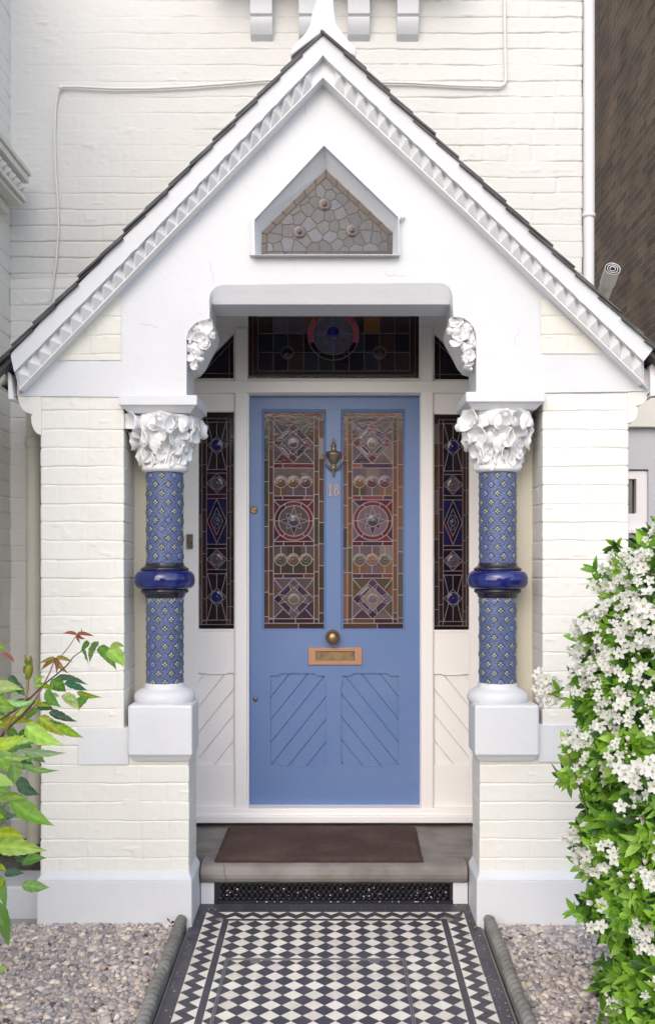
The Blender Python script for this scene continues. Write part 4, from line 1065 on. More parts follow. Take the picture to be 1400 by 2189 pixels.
def column(uc,up0,up1,ua0,ua1,va,seed,lab):
    cy=4.09; cx=X(uc,cy); k=4.02/F; q=cy/F
    zc=lambda v:Z(v,4.03)
    # shaft: two lengths
    s=faience('column',cx,cy,zc(1285),zc(1000),.0762,porch,seed); tag(s,lab)
    # lower length (own mesh, sub-part)
    faience('lower_shaft',cx,cy,zc(1478),zc(1268),.0762,s,seed+1)
    # cobalt ring + black mouldings
    zm=zc(1240)
    b=MB(); prof=[]
    for i in range(21):
        t=-math.pi/2+math.pi*i/20; c_=math.cos(t); s_=math.sin(t); prof.append((.083+.042*(abs(c_)**.8),zm+.040*math.copysign(abs(s_)**.85,s_)))
    b.lathe([(r_,z_) for r_,z_ in prof],(cx,cy,0),(0,0,1),64); b.build('glazed_ring',M['cobalt'],s)
    b=MB()
    b.lathe([(.077,zc(1203)),(.080,zc(1205)),(.081,zc(1209)),(.088,zc(1212)),(.098,zc(1215)),(.099,zc(1216)),(.099,zc(1219)),(.090,zc(1221)),(.080,zc(1224))],(cx,cy,0),(0,0,1),64)
    b.lathe([(.080,zc(1257)),(.095,zc(1260)),(.098,zc(1263)),(.098,zc(1266)),(.094,zc(1268)),(.084,zc(1272)),(.082,zc(1277)),(.077,zc(1279))],(cx,cy,0),(0,0,1),64)
    b.build('black_moulding',M['blackglaze'],s)
    # base
    b=MB(); b.lathe([(.076,zc(1462)),(.082,zc(1467)),(.083,zc(1472)),(.095,zc(1475)),(.112,zc(1479)),(.122,zc(1485)),(.127,zc(1492)),(.125,zc(1500)),(.118,zc(1506)),(.10,zc(1508)),(.10,zc(1512))],(cx,cy,0),(0,0,1),48)
    b.build('column_base',M['white'],s)
    b=MB(); x0,x1=X(up0+(4 if up0>700 else 0),3.955),X(up1-(4 if up0<700 else 0),3.955); b.box(x0,x1,3.955,4.15,Z(1618,3.955),Z(1508,3.955))
    b.build('pedestal',M['white'],s,.010)
    b=MB(); zq0,zq1=Z(1628,3.97),Z(1618,3.955)+.001; i_=.022
    lo=[(x0+i_,3.975,zq0),(x1-i_,3.975,zq0),(x1-i_,4.13,zq0),(x0+i_,4.13,zq0)]; hi=[(x0+.004,3.958,zq1),(x1-.004,3.958,zq1),(x1-.004,4.14,zq1),(x0+.004,4.14,zq1)]
    b.loft(lo,hi,True); b.add(lo,[(3,2,1,0)]); b.build('pedestal_chamfer',M['white'],s)
    # abacus
    b=MB(); ax0,ax1=X(ua0,3.935),X(ua1,3.935); zt_=Z(va,3.935)
    b.box(ax0,ax1,3.935,4.245,zt_-.037,zt_+.004); b.build('abacus',M['white'],s,.004)
    b=MB(); lo=[(ax0+.032,3.972,zt_-.062),(ax1-.032,3.972,zt_-.062),(ax1-.032,4.21,zt_-.062),(ax0+.032,4.21,zt_-.062)]; hi=[(ax0+.007,3.942,zt_-.036),(ax1-.007,3.942,zt_-.036),(ax1-.007,4.235,zt_-.036),(ax0+.007,4.235,zt_-.036)]
    b.loft(lo,hi,True); b.add(lo,[(3,2,1,0)]); b.build('abacus_moulding',M['white'],s)
    # capital bell + ring + foliage
    b=MB(); zr=zc(1000); ztp=zt_-.058
    b.lathe([(.076,zr-.016),(.086,zr-.014),(.0935,zr-.006),(.095,zr+.002),(.091,zr+.010),(.082,zr+.014),(.081,zr+.03),(.080,zr+.06),(.083,zr+.11),(.095,zr+.16),(.115,zr+.2),(.125,ztp)],(cx,cy,0),(0,0,1),48)
    rr=random.Random(seed*7)
    def ring_leaves(nl,ph,r0,z0,w,h,curl,cup,tilt,jit=.2):
        for i in range(nl):
            a=2*math.pi*(i+ph)/nl+rr.uniform(-.08,.08); o=Vector((math.cos(a),math.sin(a),0)); roll=rr.uniform(-jit,jit)
            outv=(o+Vector((0,0,tilt))).normalized(); upv=Vector((0,0,1))+o.cross(Vector((0,0,1)))*roll
            shell_leaf(b,(cx+o.x*r0,cy+o.y*r0,z0+rr.uniform(-.005,.005)),outv,upv,w*rr.uniform(.9,1.12),h*rr.uniform(.9,1.1),curl,cup)
    Hc=ztp-zr
    ring_leaves(8,.1,.076,zr+.015,.032,.054,.006,.010,-.05,.8)
    ring_leaves(8,.55,.079,zr+.048,.034,.058,.012,.013,-.15,1.0)
    ring_leaves(9,.05,.088,zr+.084,.036,.060,.020,-.012,-.2,1.1)
    ring_leaves(9,.6,.102,zr+.115,.036,.058,.020,.014,-.15,1.2)
    for i in range(14):
        a=2*math.pi*(i+.5)/14+rr.uniform(-.08,.08); o=Vector((math.cos(a),math.sin(a),0)); m_=max(abs(o.x),abs(o.y)); ext=min(.132/m_,.168)
        p=Vector((cx,cy,0))+o*(ext-.022); p.z=ztp-.066+rr.uniform(-.006,.004)
        roll=rr.uniform(-.6,.6); up_=Vector((-o.y*roll,o.x*roll,1)); shell_leaf(b,p,(o+Vector((0,0,.10))),up_,.036,.062*rr.uniform(.92,1.08),.012,.018 if i%3 else -.012)
    for i in range(16):
        a=2*math.pi*i/16+rr.uniform(-.1,.1); r_=.12+rr.uniform(-.004,.012)
        for q_ in range(3): b.ball((cx+math.cos(a)*r_+rr.uniform(-.01,.01),cy+math.sin(a)*r_+rr.uniform(-.01,.01),ztp-.02+rr.uniform(-.016,.012)),rr.uniform(.007,.011),n=8)
    for i in range(9):
        a=2*math.pi*i/9; b.tube([(cx+math.cos(a+t*.25)*(.084+.012*t),cy+math.sin(a+t*.25)*(.084+.012*t),zr+.015+t*.09) for t in (0,.3,.6,1)],.0045,6)
    b.build('capital',M['plaster'],s)
column(352.5,273,415,253,421,846,1,'left patterned blue tiled column with cobalt ring')
column(1063.5,1011,1153,996,1166,839,2,'right patterned blue tiled column with cobalt ring')

# ---- carved corbels in the arch shoulders
def corbel(sign):
    b=MB(); rr=random.Random(5+sign); ux=lambda u: u if sign<0 else 1416-u
    body=[(399,786),(399,722),(403,706),(413,692),(428,684),(452,681),(456,700),(452,716),(444,730),(434,748),(424,768),(412,782)]
    b.prism(conv([(ux(u),v+(0 if sign<0 else -4)) for u,v in body],4.03),4.03,4.26)
    pts=[(440,694,.022),(424,700,.024),(411,716,.022),(447,712,.021),(431,722,.026),(410,738,.022),(438,738,.019),(420,748,.022),(411,762,.020),(424,768,.016),(414,782,.014)]
    for i,(u,v,r) in enumerate(pts):
        p=P(ux(u),v+(0 if sign<0 else -4),4.005); a=rr.uniform(0,6.28)
        upv=Vector((math.cos(a),0,math.sin(a))); p=p-upv*r*.8
        shell_leaf(b,p,(rr.uniform(-.3,.3)-sign*.25,-1,rr.uniform(-.3,.1)),upv,r*.95,r*1.7,.006,-.010 if i%2 else .010,15,8,.0022)
    for i in range(9):
        u,v,r=rr.choice(pts); b.ball(P(ux(u)+rr.uniform(-5,5),v+rr.uniform(-8,8),3.998),rr.uniform(.006,.010),n=8)
    b.ball(P(ux(417),783,4.04),.018,(1,1,.9),12)
    b.build('leaf_corbel',M['plaster'],porch)
corbel(-1); corbel(1)

# ================================================================== STEP, GRILLE, MAT
step=MB(); zs_=Z(1850,4.165); 
prof=[(4.235,zs_-.085),(4.19,zs_-.083),(4.168,zs_-.072),(4.157,zs_-.055),(4.153,zs_-.038),(4.156,zs_-.020),(4.168,zs_-.008),(4.19,zs_-.001),(4.23,zs_+.002)]
x0,x1=X(429,4.155),X(999,4.155); n=40
rowsS=[]
for (y,z) in prof:
    rowsS.append([(x0+(x1-x0)*i/n,y+mnoise.noise(Vector((i*.35,z*20,1)))*.0025,z+mnoise.noise(Vector((i*.3,y*20,4)))*.002) for i in range(n+1)])
for a,c in zip(rowsS,rowsS[1:]): step.loft(a,c,False,0,(1,1,1),True)
for e in (0,n): step.add([r[e] for r in rowsS]+[(rowsS[0][e][0],4.24,zs_-.04)],[tuple(range(len(rowsS)))])
step.box(x0+.001,x1-.001,4.229,4.35,zs_-.084,zs_+.0005)
step.box(-.736,.722,4.3,4.87,zs_-.14,zs_+.003)
# hairline crack
step.tube([P(u,v,4.152)+Vector((0,0,0)) for u,v in ((478,1847),(480,1858),(479.5,1868),(483,1880),(484,1888))],.0009,4,1)
step=step.build('doorstep',[M['stone'],M['dark']]); tag(step,'worn grey stone doorstep with rounded nosing in front of the blue door','doorstep')
gr=MB(); gu0,gu1,gv0,gv1=458,968,1886,1934; D=4.200
gr.prism(pz2([(gu0,gv0),(gu1,gv0),(gu1,gv1),(gu0,gv1)],D),D,D+.02,[pz2(rect(gu0+14,gv0+5,gu1-7,gv1-9),D)])
kk=D/F
# lattice of curved bars
u=gu0+14; i=0; top,bot=gv0+6,gv1-10
pitch=12.2
while u<gu1-8:
    for s_ in (-1,1):
        pts=[(u+s_*pitch*.5*math.sin(t*math.pi*2.0),top+(bot-top)*t) for t in [k/10 for k in range(11)]]
        gr.tube([P(a,c,D+.004+(.002*s_)) for a,c in pts],.0032,6)
    for vv_ in (top+(bot-top)*.02,top+(bot-top)*.5,top+(bot-top)*.98): gr.ball(P(u,vv_,D+.001),.0075,(1,.6,.9),8)
    for vv_ in (top+(bot-top)*.25,top+(bot-top)*.75): gr.ball(P(u+pitch/2,vv_,D+.001),.0060,(1,.6,.9),8)
    u+=pitch; i+=1
gr.prism(pz2(rect(gu0,gv1-7,gu1,gv1),4.192),4.192,D+.0)
gr.build('air_grille',M['iron'],step,0); 
b=MB(); b.box(x0+.03,x1-.03,4.235,4.24,-.02,zs_-.08); b.build('grille_recess',M['dark'],step)
b=MB(); rr=random.Random(3)
for i in range(70):
    uu=rr.uniform(470,960); vv_=rr.choice((rr.uniform(1898,1905),rr.uniform(1908,1922))); b.ball(P(uu,vv_,4.205),rr.uniform(.0018,.0042),(1.2,.6,.9),6)
for i in range(18):
    uu=rr.uniform(470,960); p=P(uu,1929,4.188); b.ball(p,rr.uniform(.002,.004),(1.3,.8,.7),6)
b.build('flaking_paint',mat('flaking_white_paint',(.55,.55,.56),.7),step)['kind']='stuff'

# doormat
dm=MB(); zt_=zs_+.003; D0,D1=4.21,4.735
c4=[P(457,1838,4.225),P(905,1838,4.225)]; 
mx0,mx1=X(458,4.20),X(905,4.20); bx0,bx1=X(487,4.73),X(890,4.73)
nx_,ny_=150,80; V=[]; 
for j in range(ny_+1):
    t=j/ny_; y=4.195+(4.735-4.195)*t; a=mx0+(bx0-mx0)*t; c=mx1+(bx1-mx1)*t
    for i in range(nx_+1):
        s_=i/nx_; e=min(s_,1-s_,t*.6,(1-t)*.6)
        xx=a+(c-a)*s_
        if s_ in (0,1) or t in (0,1): xx+=random.uniform(-.003,.003)
        h=.016*min(1,e*40)+random.uniform(-.0018,.0022)*min(1,e*60)
        V.append((xx,y+random.uniform(-.001,.001),zt_+.001+max(h,.0)))
dm.add(V,[(j*(nx_+1)+i,j*(nx_+1)+i+1,(j+1)*(nx_+1)+i+1,(j+1)*(nx_+1)+i) for j in range(ny_) for i in range(nx_)],0)
# frayed front edge
for i in range(520):
    x_=mx0+(mx1-mx0)*random.random(); dm.add([(x_,4.197,zt_+.012),(x_+.0016,4.197,zt_+.012),(x_+random.uniform(-.002,.002),4.197-random.uniform(.002,.006),zt_+.001)],[(0,1,2)])
dm=dm.build('doormat',M['mat'],recalc=False); tag(dm,'worn dark brown coir doormat lying on the stone doorstep','doormat')

# ================================================================== PIPES, CABLE, VENT
dp=thing('downpipe','white round downpipe running down the right edge of the cream wall','downpipe')
b=MB(); xx=X(1259,4.62); b.tube([(xx,4.63,Z(455,4.6)),(xx,4.63,ZT)],.0290,20); b.tube([(xx,4.63,1.5),(xx,4.63,Z(455,4.6))],.0270,20); b.build('pipe',M['pipe'],dp)
b=MB(); b.lathe([(.029,-.012),(.0325,-.010),(.0325,.004),(.029,.006)],(xx,4.63,Z(455,4.6)),(0,0,1),24); b.build('collar',M['pipe'],dp)
dp=thing('downpipe','cream downpipe with a socket joint behind the left brick pier','downpipe')
b=MB(); xx=X(71,4.53); b.tube([(xx,4.53,.15),(xx,4.53,Z(862,4.53))],.031,20); b.build('pipe',M['pipecream'],dp)
b=MB(); b.lathe([(.031,-.05),(.037,-.045),(.037,0),(.031,.004)],(xx,4.53,Z(935,4.53)),(0,0,1),24); b.build('collar',M['pipecream'],dp)
cb=MB(); D=4.588
def cab(pts,r=.0062):
    P_=[P(u,v,D) for u,v in pts]; out=[]
    for a,c in zip(P_,P_[1:]):
        for k in range(6): out.append(a.lerp(c,k/6))
    out.append(P_[-1]); cb.tube(out,r,8)
cab([(1078,-60),(1079,60),(1080,120),(1081,170),(1078,179),(1068,184),(980,182),(880,176),(780,174),(640,168),(560,171),(480,178),(400,184),(320,188),(240,188),(180,185),(133,184)])
cab([(133,185),(124,196),(119,225),(117,280),(119,370),(124,440),(125,490),(120,560),(108,640)],.0050)
cb.ball(P(130,186,D),.011,n=8)
tag(cb.build('cable',M['creamw']),'thin cream painted cable looping across the brick wall above the porch','cable')
vp=thing('flue_pipe','short cream flue pipe sticking up behind the right roof slope by brown brick wall','flue pipe')
a=P(1268,690,5.3); c=P(1309,575,4.95); ax=(c-a).normalized()
b=MB(); b.tube([a,c],.0345,20); b.tube([c-ax*.10,c],.040,20,caps=False); b.build('pipe',mat('pale_cream_flue',(.86,.83,.72),.45),vp)
b=MB()
tn=(Vector((0.35,-1,.62))).normalized()
for r_ in (.036,.024,.012): b.lathe([(r_,.004),(r_+.0035,.006),(r_+.0035,0)],c,ax,24)
b.build('terminal_ring',M['pipe'],vp)
b=MB(); b.lathe([(.037,.001),(0,.001)],c,ax,24); b.build('terminal_mouth',M['dark'],vp)

# ================================================================== NEIGHBOUR
nb=thing('neighbour_house','dark brown brick side wall of the neighbouring house beyond the white downpipe','house')
b=MB(); xn=2.65; b.add([(xn,4.4,-.3),(xn,16,-.3),(xn,16,9),(xn,4.4,9)],[(0,1,2,3)]); 
o=b.build('side_wall',M['brownbrick'],nb,recalc=False); quad_uv(o,[(4.4,-.3),(16,-.3),(16,9),(4.4,9)])
b=MB(); b.box(xn+.002,xn+.4,4.4,16,-.3,9); b.box(.5,xn+.3,15.5,15.8,-.3,9); b.build('wall_core',mat('brown_brick_core',(.08,.06,.05),.9),nb)
# side extension seen between pier and shrub
ex=thing('side_extension','small cream painted extension with a white framed window, right of the brick pier','extension')
D=5.5
b=MB(); b.prism(conv([(1290,850),(1520,850),(1520,912),(1290,912)],5.45),5.45,5.8); b.build('fascia',M['cream'],ex,.004)
b=MB(); b.prism(conv(rect(1290,912,1520,1300),D),D,5.8,[conv(rect(1330,1003,1386,1135),D)]); b.build('wall',mat('pale_grey_paint',(.55,.56,.60),.5),ex)
b=MB(); b.prism(conv(rect(1333,1006,1385,1134),5.52),5.52,5.6,[conv(rect(1341,1024,1360,1098),5.52)]); b.prism(conv(rect(1330,1132,1390,1140),5.47),5.47,5.6)
wf=b.build('window_frame',M['wood_white'],ex,.003)
b=MB(); b.prism(conv(rect(1338,1020,1364,1102),5.56),5.56,5.565); b.build('pane',M['pane'],wf)
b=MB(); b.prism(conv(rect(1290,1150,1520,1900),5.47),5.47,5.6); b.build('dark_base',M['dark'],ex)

# house across the street (seen only as reflections in the glass)
op=thing('street_house','orange brick house across the street, seen reflected in the door glass','house')
b=MB(); yo_=-27
b.add([(-6,yo_,-.4),(6,yo_,-.4),(6,yo_,6.0),(-6,yo_,6.0)],[(0,1,2,3)]); o=b.build('wall',M['redbrick'],op,recalc=False); quad_uv(o,[(-6,0),(6,0),(6,6.4),(-6,6.4)])
b=MB(); b.add([(-6.2,yo_+.3,5.95),(6.2,yo_+.3,5.95),(6.2,yo_-4,8),(-6.2,yo_-4,8)],[(0,1,2,3)]); b.build('roof',M['slate'],op)
for xw in (-4.4,-1.6,1.4,4.3):
    for zw in (.7,3.6):
        b=MB(); b.box(xw-.65,xw+.65,yo_,yo_+.12,zw,zw+1.7); wf=b.build('window_frame',M['wood_white'],op)
        b=MB(); b.box(xw-.52,xw+.52,yo_+.12,yo_+.13,zw+.12,zw+1.55); b.build('pane',M['pane'],wf)

# ================================================================== PLANTS
def leaflet(mb,base,tip,w,nrm,col,fold=.25,droop=.0,n=5,serr=0,round_=.6):
    base=Vector(base); tip=Vector(tip); ax=tip-base; Ln=ax.length
    if Ln<1e-5: return
    ax.normalize(); nrm=Vector(nrm); nrm=(nrm-ax*nrm.dot(ax)); 
    if nrm.length<1e-4: nrm=ax.orthogonal()
    nrm.normalize(); sd_=ax.cross(nrm)
    vs=[];fs=[]
    for i in range(n+1):
        t=i/n; ww=w*.5*(math.sin(math.pi*min(1,t**round_))**.8 if 0<t<1 else 0.02)
        if serr and i%2: ww*=1-serr
        c=base+ax*Ln*t+nrm*(-droop*Ln*(t*t))
        vs+= [c+sd_*ww+nrm*ww*fold, c, c-sd_*ww+nrm*ww*fold]
    for i in range(n):
        a=i*3; fs+=[(a,a+1,a+4,a+3),(a+1,a+2,a+5,a+4)]
    mb.add(vs,fs,0,col,True)
# --- flowering shrub on the right
sh=thing('flowering_shrub','tall green shrub covered in clusters of white five-petalled blossoms, right of the porch','shrub')
edge_v=[1100,1140,1165,1190,1220,1260,1300,1330,1350,1385,1420,1460,1500,1550,1575,1610,1660,1700,1760,1850,1900,1960,2010,2050,2075,2130,2200,2300]
edge_u=[1400,1372,1348,1312,1286,1280,1270,1253,1232,1243,1233,1225,1223,1238,1215,1205,1205,1234,1225,1235,1243,1228,1290,1320,1276,1268,1285,1290]
fo=MB(); R=random.Random(21)
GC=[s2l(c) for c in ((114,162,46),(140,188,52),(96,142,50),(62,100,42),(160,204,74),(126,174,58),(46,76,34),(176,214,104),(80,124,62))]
def rosette(p,d,size,cols,k=3):
    d=Vector(d).normalized(); a=d.orthogonal().normalized(); bq=d.cross(a); ph=R.uniform(0,6.28); col=R.choice(cols)
    for i in range(k):
        t=ph+2*math.pi*i/k+R.uniform(-.3,.3); sp=R.uniform(.55,1.0)
        dr=(d*(1-sp*.55)+(a*math.cos(t)+bq*math.sin(t))*sp).normalized(); kk_=R.uniform(.8,1.25)
        c=tuple(min(1,x*kk_) for x in col); L_=size*R.uniform(.75,1.25)
        leaflet(fo,p,p+dr*L_,L_*R.uniform(.34,.46),d,c,R.uniform(.1,.4),R.uniform(-.05,.35),5,0,.75)
tips=[]
for i in range(3600):
    v=R.uniform(1095,2330); ue=float(np.interp(v,edge_v,edge_u)); u=ue+16+(abs(R.gauss(0,1))*75 if R.random()<.45 else R.uniform(0,330))+R.uniform(-6,18)+26*mnoise.noise(Vector((v*.022,0,0)))
    if mnoise.noise(Vector((u*.022,v*.018,5)))<-.22 and R.random()<.85: continue
    if u>1640: continue
    dep=min(1,max(0,(u-ue)/170)); Dm=3.35-.55*math.sqrt(dep)      # bush bulges toward the viewer to the right
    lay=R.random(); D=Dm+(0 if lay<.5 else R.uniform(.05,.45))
    p=P(u,v,D)
    if p.z<-.12: continue
    dr=Vector((R.gauss(-.35,.6),R.gauss(-.7,.5),R.gauss(.35,.5)))
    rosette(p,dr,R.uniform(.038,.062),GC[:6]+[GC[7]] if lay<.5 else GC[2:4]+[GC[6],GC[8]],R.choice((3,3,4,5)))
# reaching sprigs
for (u,v,D) in ((1318,1170,3.2),(1322,1166,3.2),(1274,1222,3.2),(1278,1240,3.2),(1196,1478,3.22),(1222,1500,3.2),(1214,1595,3.2),(1218,1672,3.2),(1236,1765,3.2),(1228,1950,3.15),(1250,1962,3.1),(1290,2060,3.0)):
    for _ in range(2): rosette(P(u,v,D),Vector((-.6,-.5,R.uniform(-.4,.9))),.044,GC[:6],3)
for (u0,v0,u1,v1) in ((1270,1560,1195,1482),(1280,1300,1212,1225),(1350,1250,1310,1172),(1275,1800,1200,1720),(1300,2000,1246,1950)):
    pass
fo.build('foliage',M['leaf'],sh,recalc=False)
st=MB()
for k in range(16):
    a=P(R.uniform(1330,1500),2300,3.15); v=R.uniform(1150,1900); e=P(float(np.interp(v,edge_v,edge_u))+R.uniform(5,120),v,R.uniform(2.95,3.3))
    m_=a.lerp(e,.5)+Vector((R.uniform(-.03,.12),R.uniform(.0,.1),R.uniform(0,.1))); st.tube([a,a.lerp(m_,.5)+Vector((.02,0,0)),m_,m_.lerp(e,.5),e],[.008,.007,.0055,.004,.0025],6)
for (u0,v0,u1,v1,D) in ((1290,1545,1172,1482,3.22),(1320,1290,1274,1222,3.2),(1360,1240,1318,1170,3.2),(1285,1720,1216,1672,3.2),(1310,2000,1228,1952,3.12)):
    a=P(u0,v0,D+.05); c=P(u1,v1,D); st.tube([a,a.lerp(c,.5)+Vector((0,0,.01)),c],[.003,.0025,.0018],6)
st.build('branches',mat('green_brown_stem',(.10,.12,.04),.6),sh)
# blossom prototypes
def petal(mb,base,tip,w,nrm,col): leaflet(mb,base,tip,w,nrm,col,.30,.15,5,0,1.25)
protos=[]
for q in range(6):
    b=MB(); RR=random.Random(40+q)
    nfl=RR.randint(4,8)
    for i in range(nfl):
        th=RR.uniform(0,6.28); rr_=.042*math.sqrt(RR.random()); h=.018-rr_*.35+RR.uniform(-.008,.008)
        c=Vector((rr_*math.cos(th),rr_*math.sin(th),h)); d=Vector((c.x*14,c.y*14,1)).normalized()+Vector((RR.gauss(0,.25),RR.gauss(0,.25),0)); d.normalize()
        a=d.orthogonal().normalized(); e=d.cross(a); opn=RR.uniform(.62,1.0) if RR.random()<.78 else .2; L_=RR.uniform(.018,.024)
        for k in range(5):
            t=2*math.pi*k/5+RR.uniform(-.12,.12); dr=(a*math.cos(t)+e*math.sin(t))*opn+d*(1-opn*.75); dr.normalize()
            cc=RR.uniform(.86,.94); petal(b,c,c+dr*L_,L_*.62,d,(cc,cc*.99,cc*.94))
        for k in range(5):
            t=2*math.pi*k/5+.6; b.ball(c+d*.005+(a*math.cos(t)+e*math.sin(t))*.0022,.0012,n=6,col=(.62,.55,.22))
        b.ball(c+d*.002,.0018,n=6,col=(.35,.42,.10))
        b.tube([c,c*.3+Vector((0,0,-.025))],.0009,4,0,(.20,.26,.08),False)
    for i in range(4):
        th=RR.uniform(0,6.28); b.ball((.02*math.cos(th),.02*math.sin(th),.008+RR.uniform(-.01,.01)),.0042,(1,1,1.3),8,col=(.82,.82,.74))
    o=b.build('flower_cluster',M['petal'],sh,recalc=False); protos.append(o)
spots=[(1372,1128,40),(1395,1150,0),(1335,1170,0),(1320,1180,0),(1345,1195,0),(1300,1225,0),(1318,1215,0),(1350,1220,0),(1385,1195,0),(1330,1250,0),(1290,1260,0),(1270,1245,0),(1372,1250,0),(1300,1285,0),(1345,1290,0),(1278,1300,0),(1310,1310,0),(1385,1310,0),(1362,1330,0),(1340,1350,0),(1290,1335,0),(1265,1330,0),(1247,1345,0),(1390,1365,0),(1375,1390,0),
 (1235,1375,0),(1260,1365,0),(1245,1400,0),(1228,1395,0),(1300,1400,0),(1335,1375,0),(1162,1455,0),(1172,1478,0),(1185,1465,0),(1168,1500,0),(1178,1490,0),(1235,1455,0),(1255,1450,0),(1270,1440,0),(1235,1475,0),(1295,1420,0),(1322,1500,0),(1310,1520,0),(1335,1530,0),(1300,1545,0),(1280,1470,0),(1395,1440,0),
 (1390,1500,0),(1225,1560,0),(1232,1590,0),(1245,1610,0),(1258,1575,0),(1275,1650,0),(1265,1640,0),(1245,1650,0),(1330,1600,0),(1345,1640,0),(1320,1660,0),(1310,1625,0),(1370,1600,0),(1390,1650,0),(1365,1700,0),(1385,1630,0),(1250,1790,0),(1235,1800,0),(1262,1812,0),(1245,1828,0),(1270,1840,0),(1285,1775,0),(1310,1830,0),(1255,1855,0),(1345,1740,0),(1370,1880,0),(1395,1880,0),(1225,1930,0),(1222,1945,0),(1285,1965,0),(1300,1975,0),(1255,1905,0),(1335,1985,0),(1380,2000,0),(1372,1990,0),(1390,2110,0),(1315,2150,0),(1380,1555,0),(1345,1440,0),(1288,1500,0)]
for _ in range(12):
    v=R.uniform(1125,1500); spots.append((float(np.interp(v,edge_v,edge_u))+R.uniform(8,110),v,0))
for _ in range(3):
    v=R.uniform(1700,2100); spots.append((float(np.interp(v,edge_v,edge_u))+R.uniform(8,110),v,0))
for _ in range(14): spots.append((R.uniform(1420,1560),R.uniform(1100,2000),0))
spots=[q for q in spots if q[0]>1420 or q[0]<1195 or q[0]>float(np.interp(q[1],edge_v,edge_u))+2]
spots=[q for q in spots if not (q[1]>1480 and q[0]>1225 and R.random()<.28)]
for i,(u,v,_) in enumerate(spots):
    ue=float(np.interp(v,edge_v,edge_u)); dep=min(1,max(0,(u-ue)/170)); D=3.33-.55*math.sqrt(dep)-.05
    o=protos[i%6] if i<6 else protos[i%6].copy()
    if i>=6: COL.objects.link(o); o.parent=sh
    o.location=P(u,v,D); s_=R.uniform(.72,1.25)*(.85 if u<1200 else 1); o.scale=(s_,s_,s_)
    d=Vector((R.gauss(-.35,.35),R.gauss(-1,.25),R.gauss(.45,.35))); o.rotation_euler=d.to_track_quat('Z','Y').to_euler(); o.rotation_euler.rotate_axis('Z',R.uniform(0,6.28))

# --- rose bush on the left
rb=thing('rose_bush','leafy bush with bright green leaves, reddish young shoots and a bud at left','bush')
lf=MB(); R=random.Random(8)
def zp(x,y,D): return P(.2742*x,1300+.2742*y,D)
YG=s2l((160,180,44)); BG=s2l((150,188,80)); DG_=s2l((98,142,58)); PG=s2l((174,202,130)); MG=s2l((130,170,92)); RD=s2l((150,88,72)); OR=s2l((150,134,60)); BGR=s2l((74,108,80))
def bigleaf(mb,base,tip,w,nrm,col,fold,droop,rnd):
    base=Vector(base); tip=Vector(tip); ax=tip-base; Ln=ax.length; ax.normalize(); nrm=Vector(nrm); nrm=(nrm-ax*nrm.dot(ax)).normalized(); sd_=ax.cross(nrm)
    n,m=16,8; bend=rnd.uniform(-.12,.12); ph=rnd.uniform(0,6); vs=[]
    for i in range(n+1):
        t=i/n; ww=w*.5*(math.sin(math.pi*t**.62)**.9 if 0<t<1 else .015)*(1-.45*max(0,t-.7)/.3)
        if i%2 and 0<i<n: ww*=.90
        c=base+ax*Ln*t+nrm*(-droop*Ln*t*t)+sd_*(bend*Ln*math.sin(math.pi*t))
        for k in range(m+1):
            q=-1+2*k/m
            h=abs(q)*ww*fold+ww*.10*math.sin(t*24-abs(q)*5+ph)*abs(q)+ww*.12*math.sin(t*6+ph+q*2)
            vs.append(c+sd_*ww*q+nrm*h)
    for i in range(n):
        for k in range(m):
            a=i*(m+1)+k; vein=(k in (3,4))
            v_=1+.10*math.sin(i*1.57-abs(k-3.5)*1.3)+rnd.uniform(-.05,.05)+(.22 if vein else 0)
            mb.add([vs[a],vs[a+1],vs[a+m+2],vs[a+m+1]],[(0,1,2,3)],0,tuple(min(1,x*v_) for x in col),True)
leaves=[(660,300,682,462,95,MG),(770,262,690,425,90,DG_),(690,262,640,330,50,DG_),(772,300,900,478,95,DG_),(840,325,976,468,120,BG),(850,320,965,292,70,BG),
 (600,205,485,200,30,RD),(600,200,728,212,36,RD),(600,205,622,280,30,RD),(605,205,660,240,26,RD),(632,200,630,155,10,RD),
 (430,388,268,440,42,OR),(430,388,540,512,44,OR),(430,392,315,492,40,OR),(430,392,430,510,40,RD),(440,384,562,422,36,OR),(420,384,350,400,26,RD),
 (430,545,682,590,70,BGR),(500,590,690,640,85,BGR),(400,560,520,660,110,DG_),(470,560,560,545,60,DG_),(600,655,792,692,50,YG),(500,670,615,782,100,PG),(680,690,612,806,95,DG_),(360,640,472,772,90,DG_),(270,598,445,655,50,YG),(268,582,360,535,40,BG),(240,728,412,768,44,YG),(290,770,425,800,80,BGR),(380,815,602,892,85,BGR),(400,870,510,925,70,MG),(500,720,600,740,60,PG),(380,700,470,690,50,PG),
 (200,915,500,1070,150,BG),(300,850,500,1000,110,YG),(430,900,658,1014,80,YG),(-60,945,300,895,80,YG),(-80,1060,200,990,120,YG),(-60,1110,236,1168,95,PG),(160,1110,516,1132,70,PG),(100,1010,270,1020,80,PG),(180,1225,458,1252,62,MG),(90,1190,112,1385,150,MG),(0,1180,60,1290,100,BG),(-40,1310,62,1420,110,MG),(70,1500,428,1698,170,BG),(-40,1500,220,1490,85,BG),(-50,1520,40,1700,90,MG),(-40,1850,350,1900,150,BG),(-30,1760,190,1790,110,YG),(-60,1830,160,1900,80,MG),
 (-20,285,52,330,50,YG),(20,350,118,440,30,RD),(-60,640,175,630,120,PG),(-40,560,40,560,50,BG),(60,720,245,722,50,PG),(-60,700,60,760,120,BG),(-40,2010,48,2040,60,YG),(-10,2080,45,2170,50,YG),(-60,850,60,850,60,BG),(-50,1430,30,1460,60,MG)]
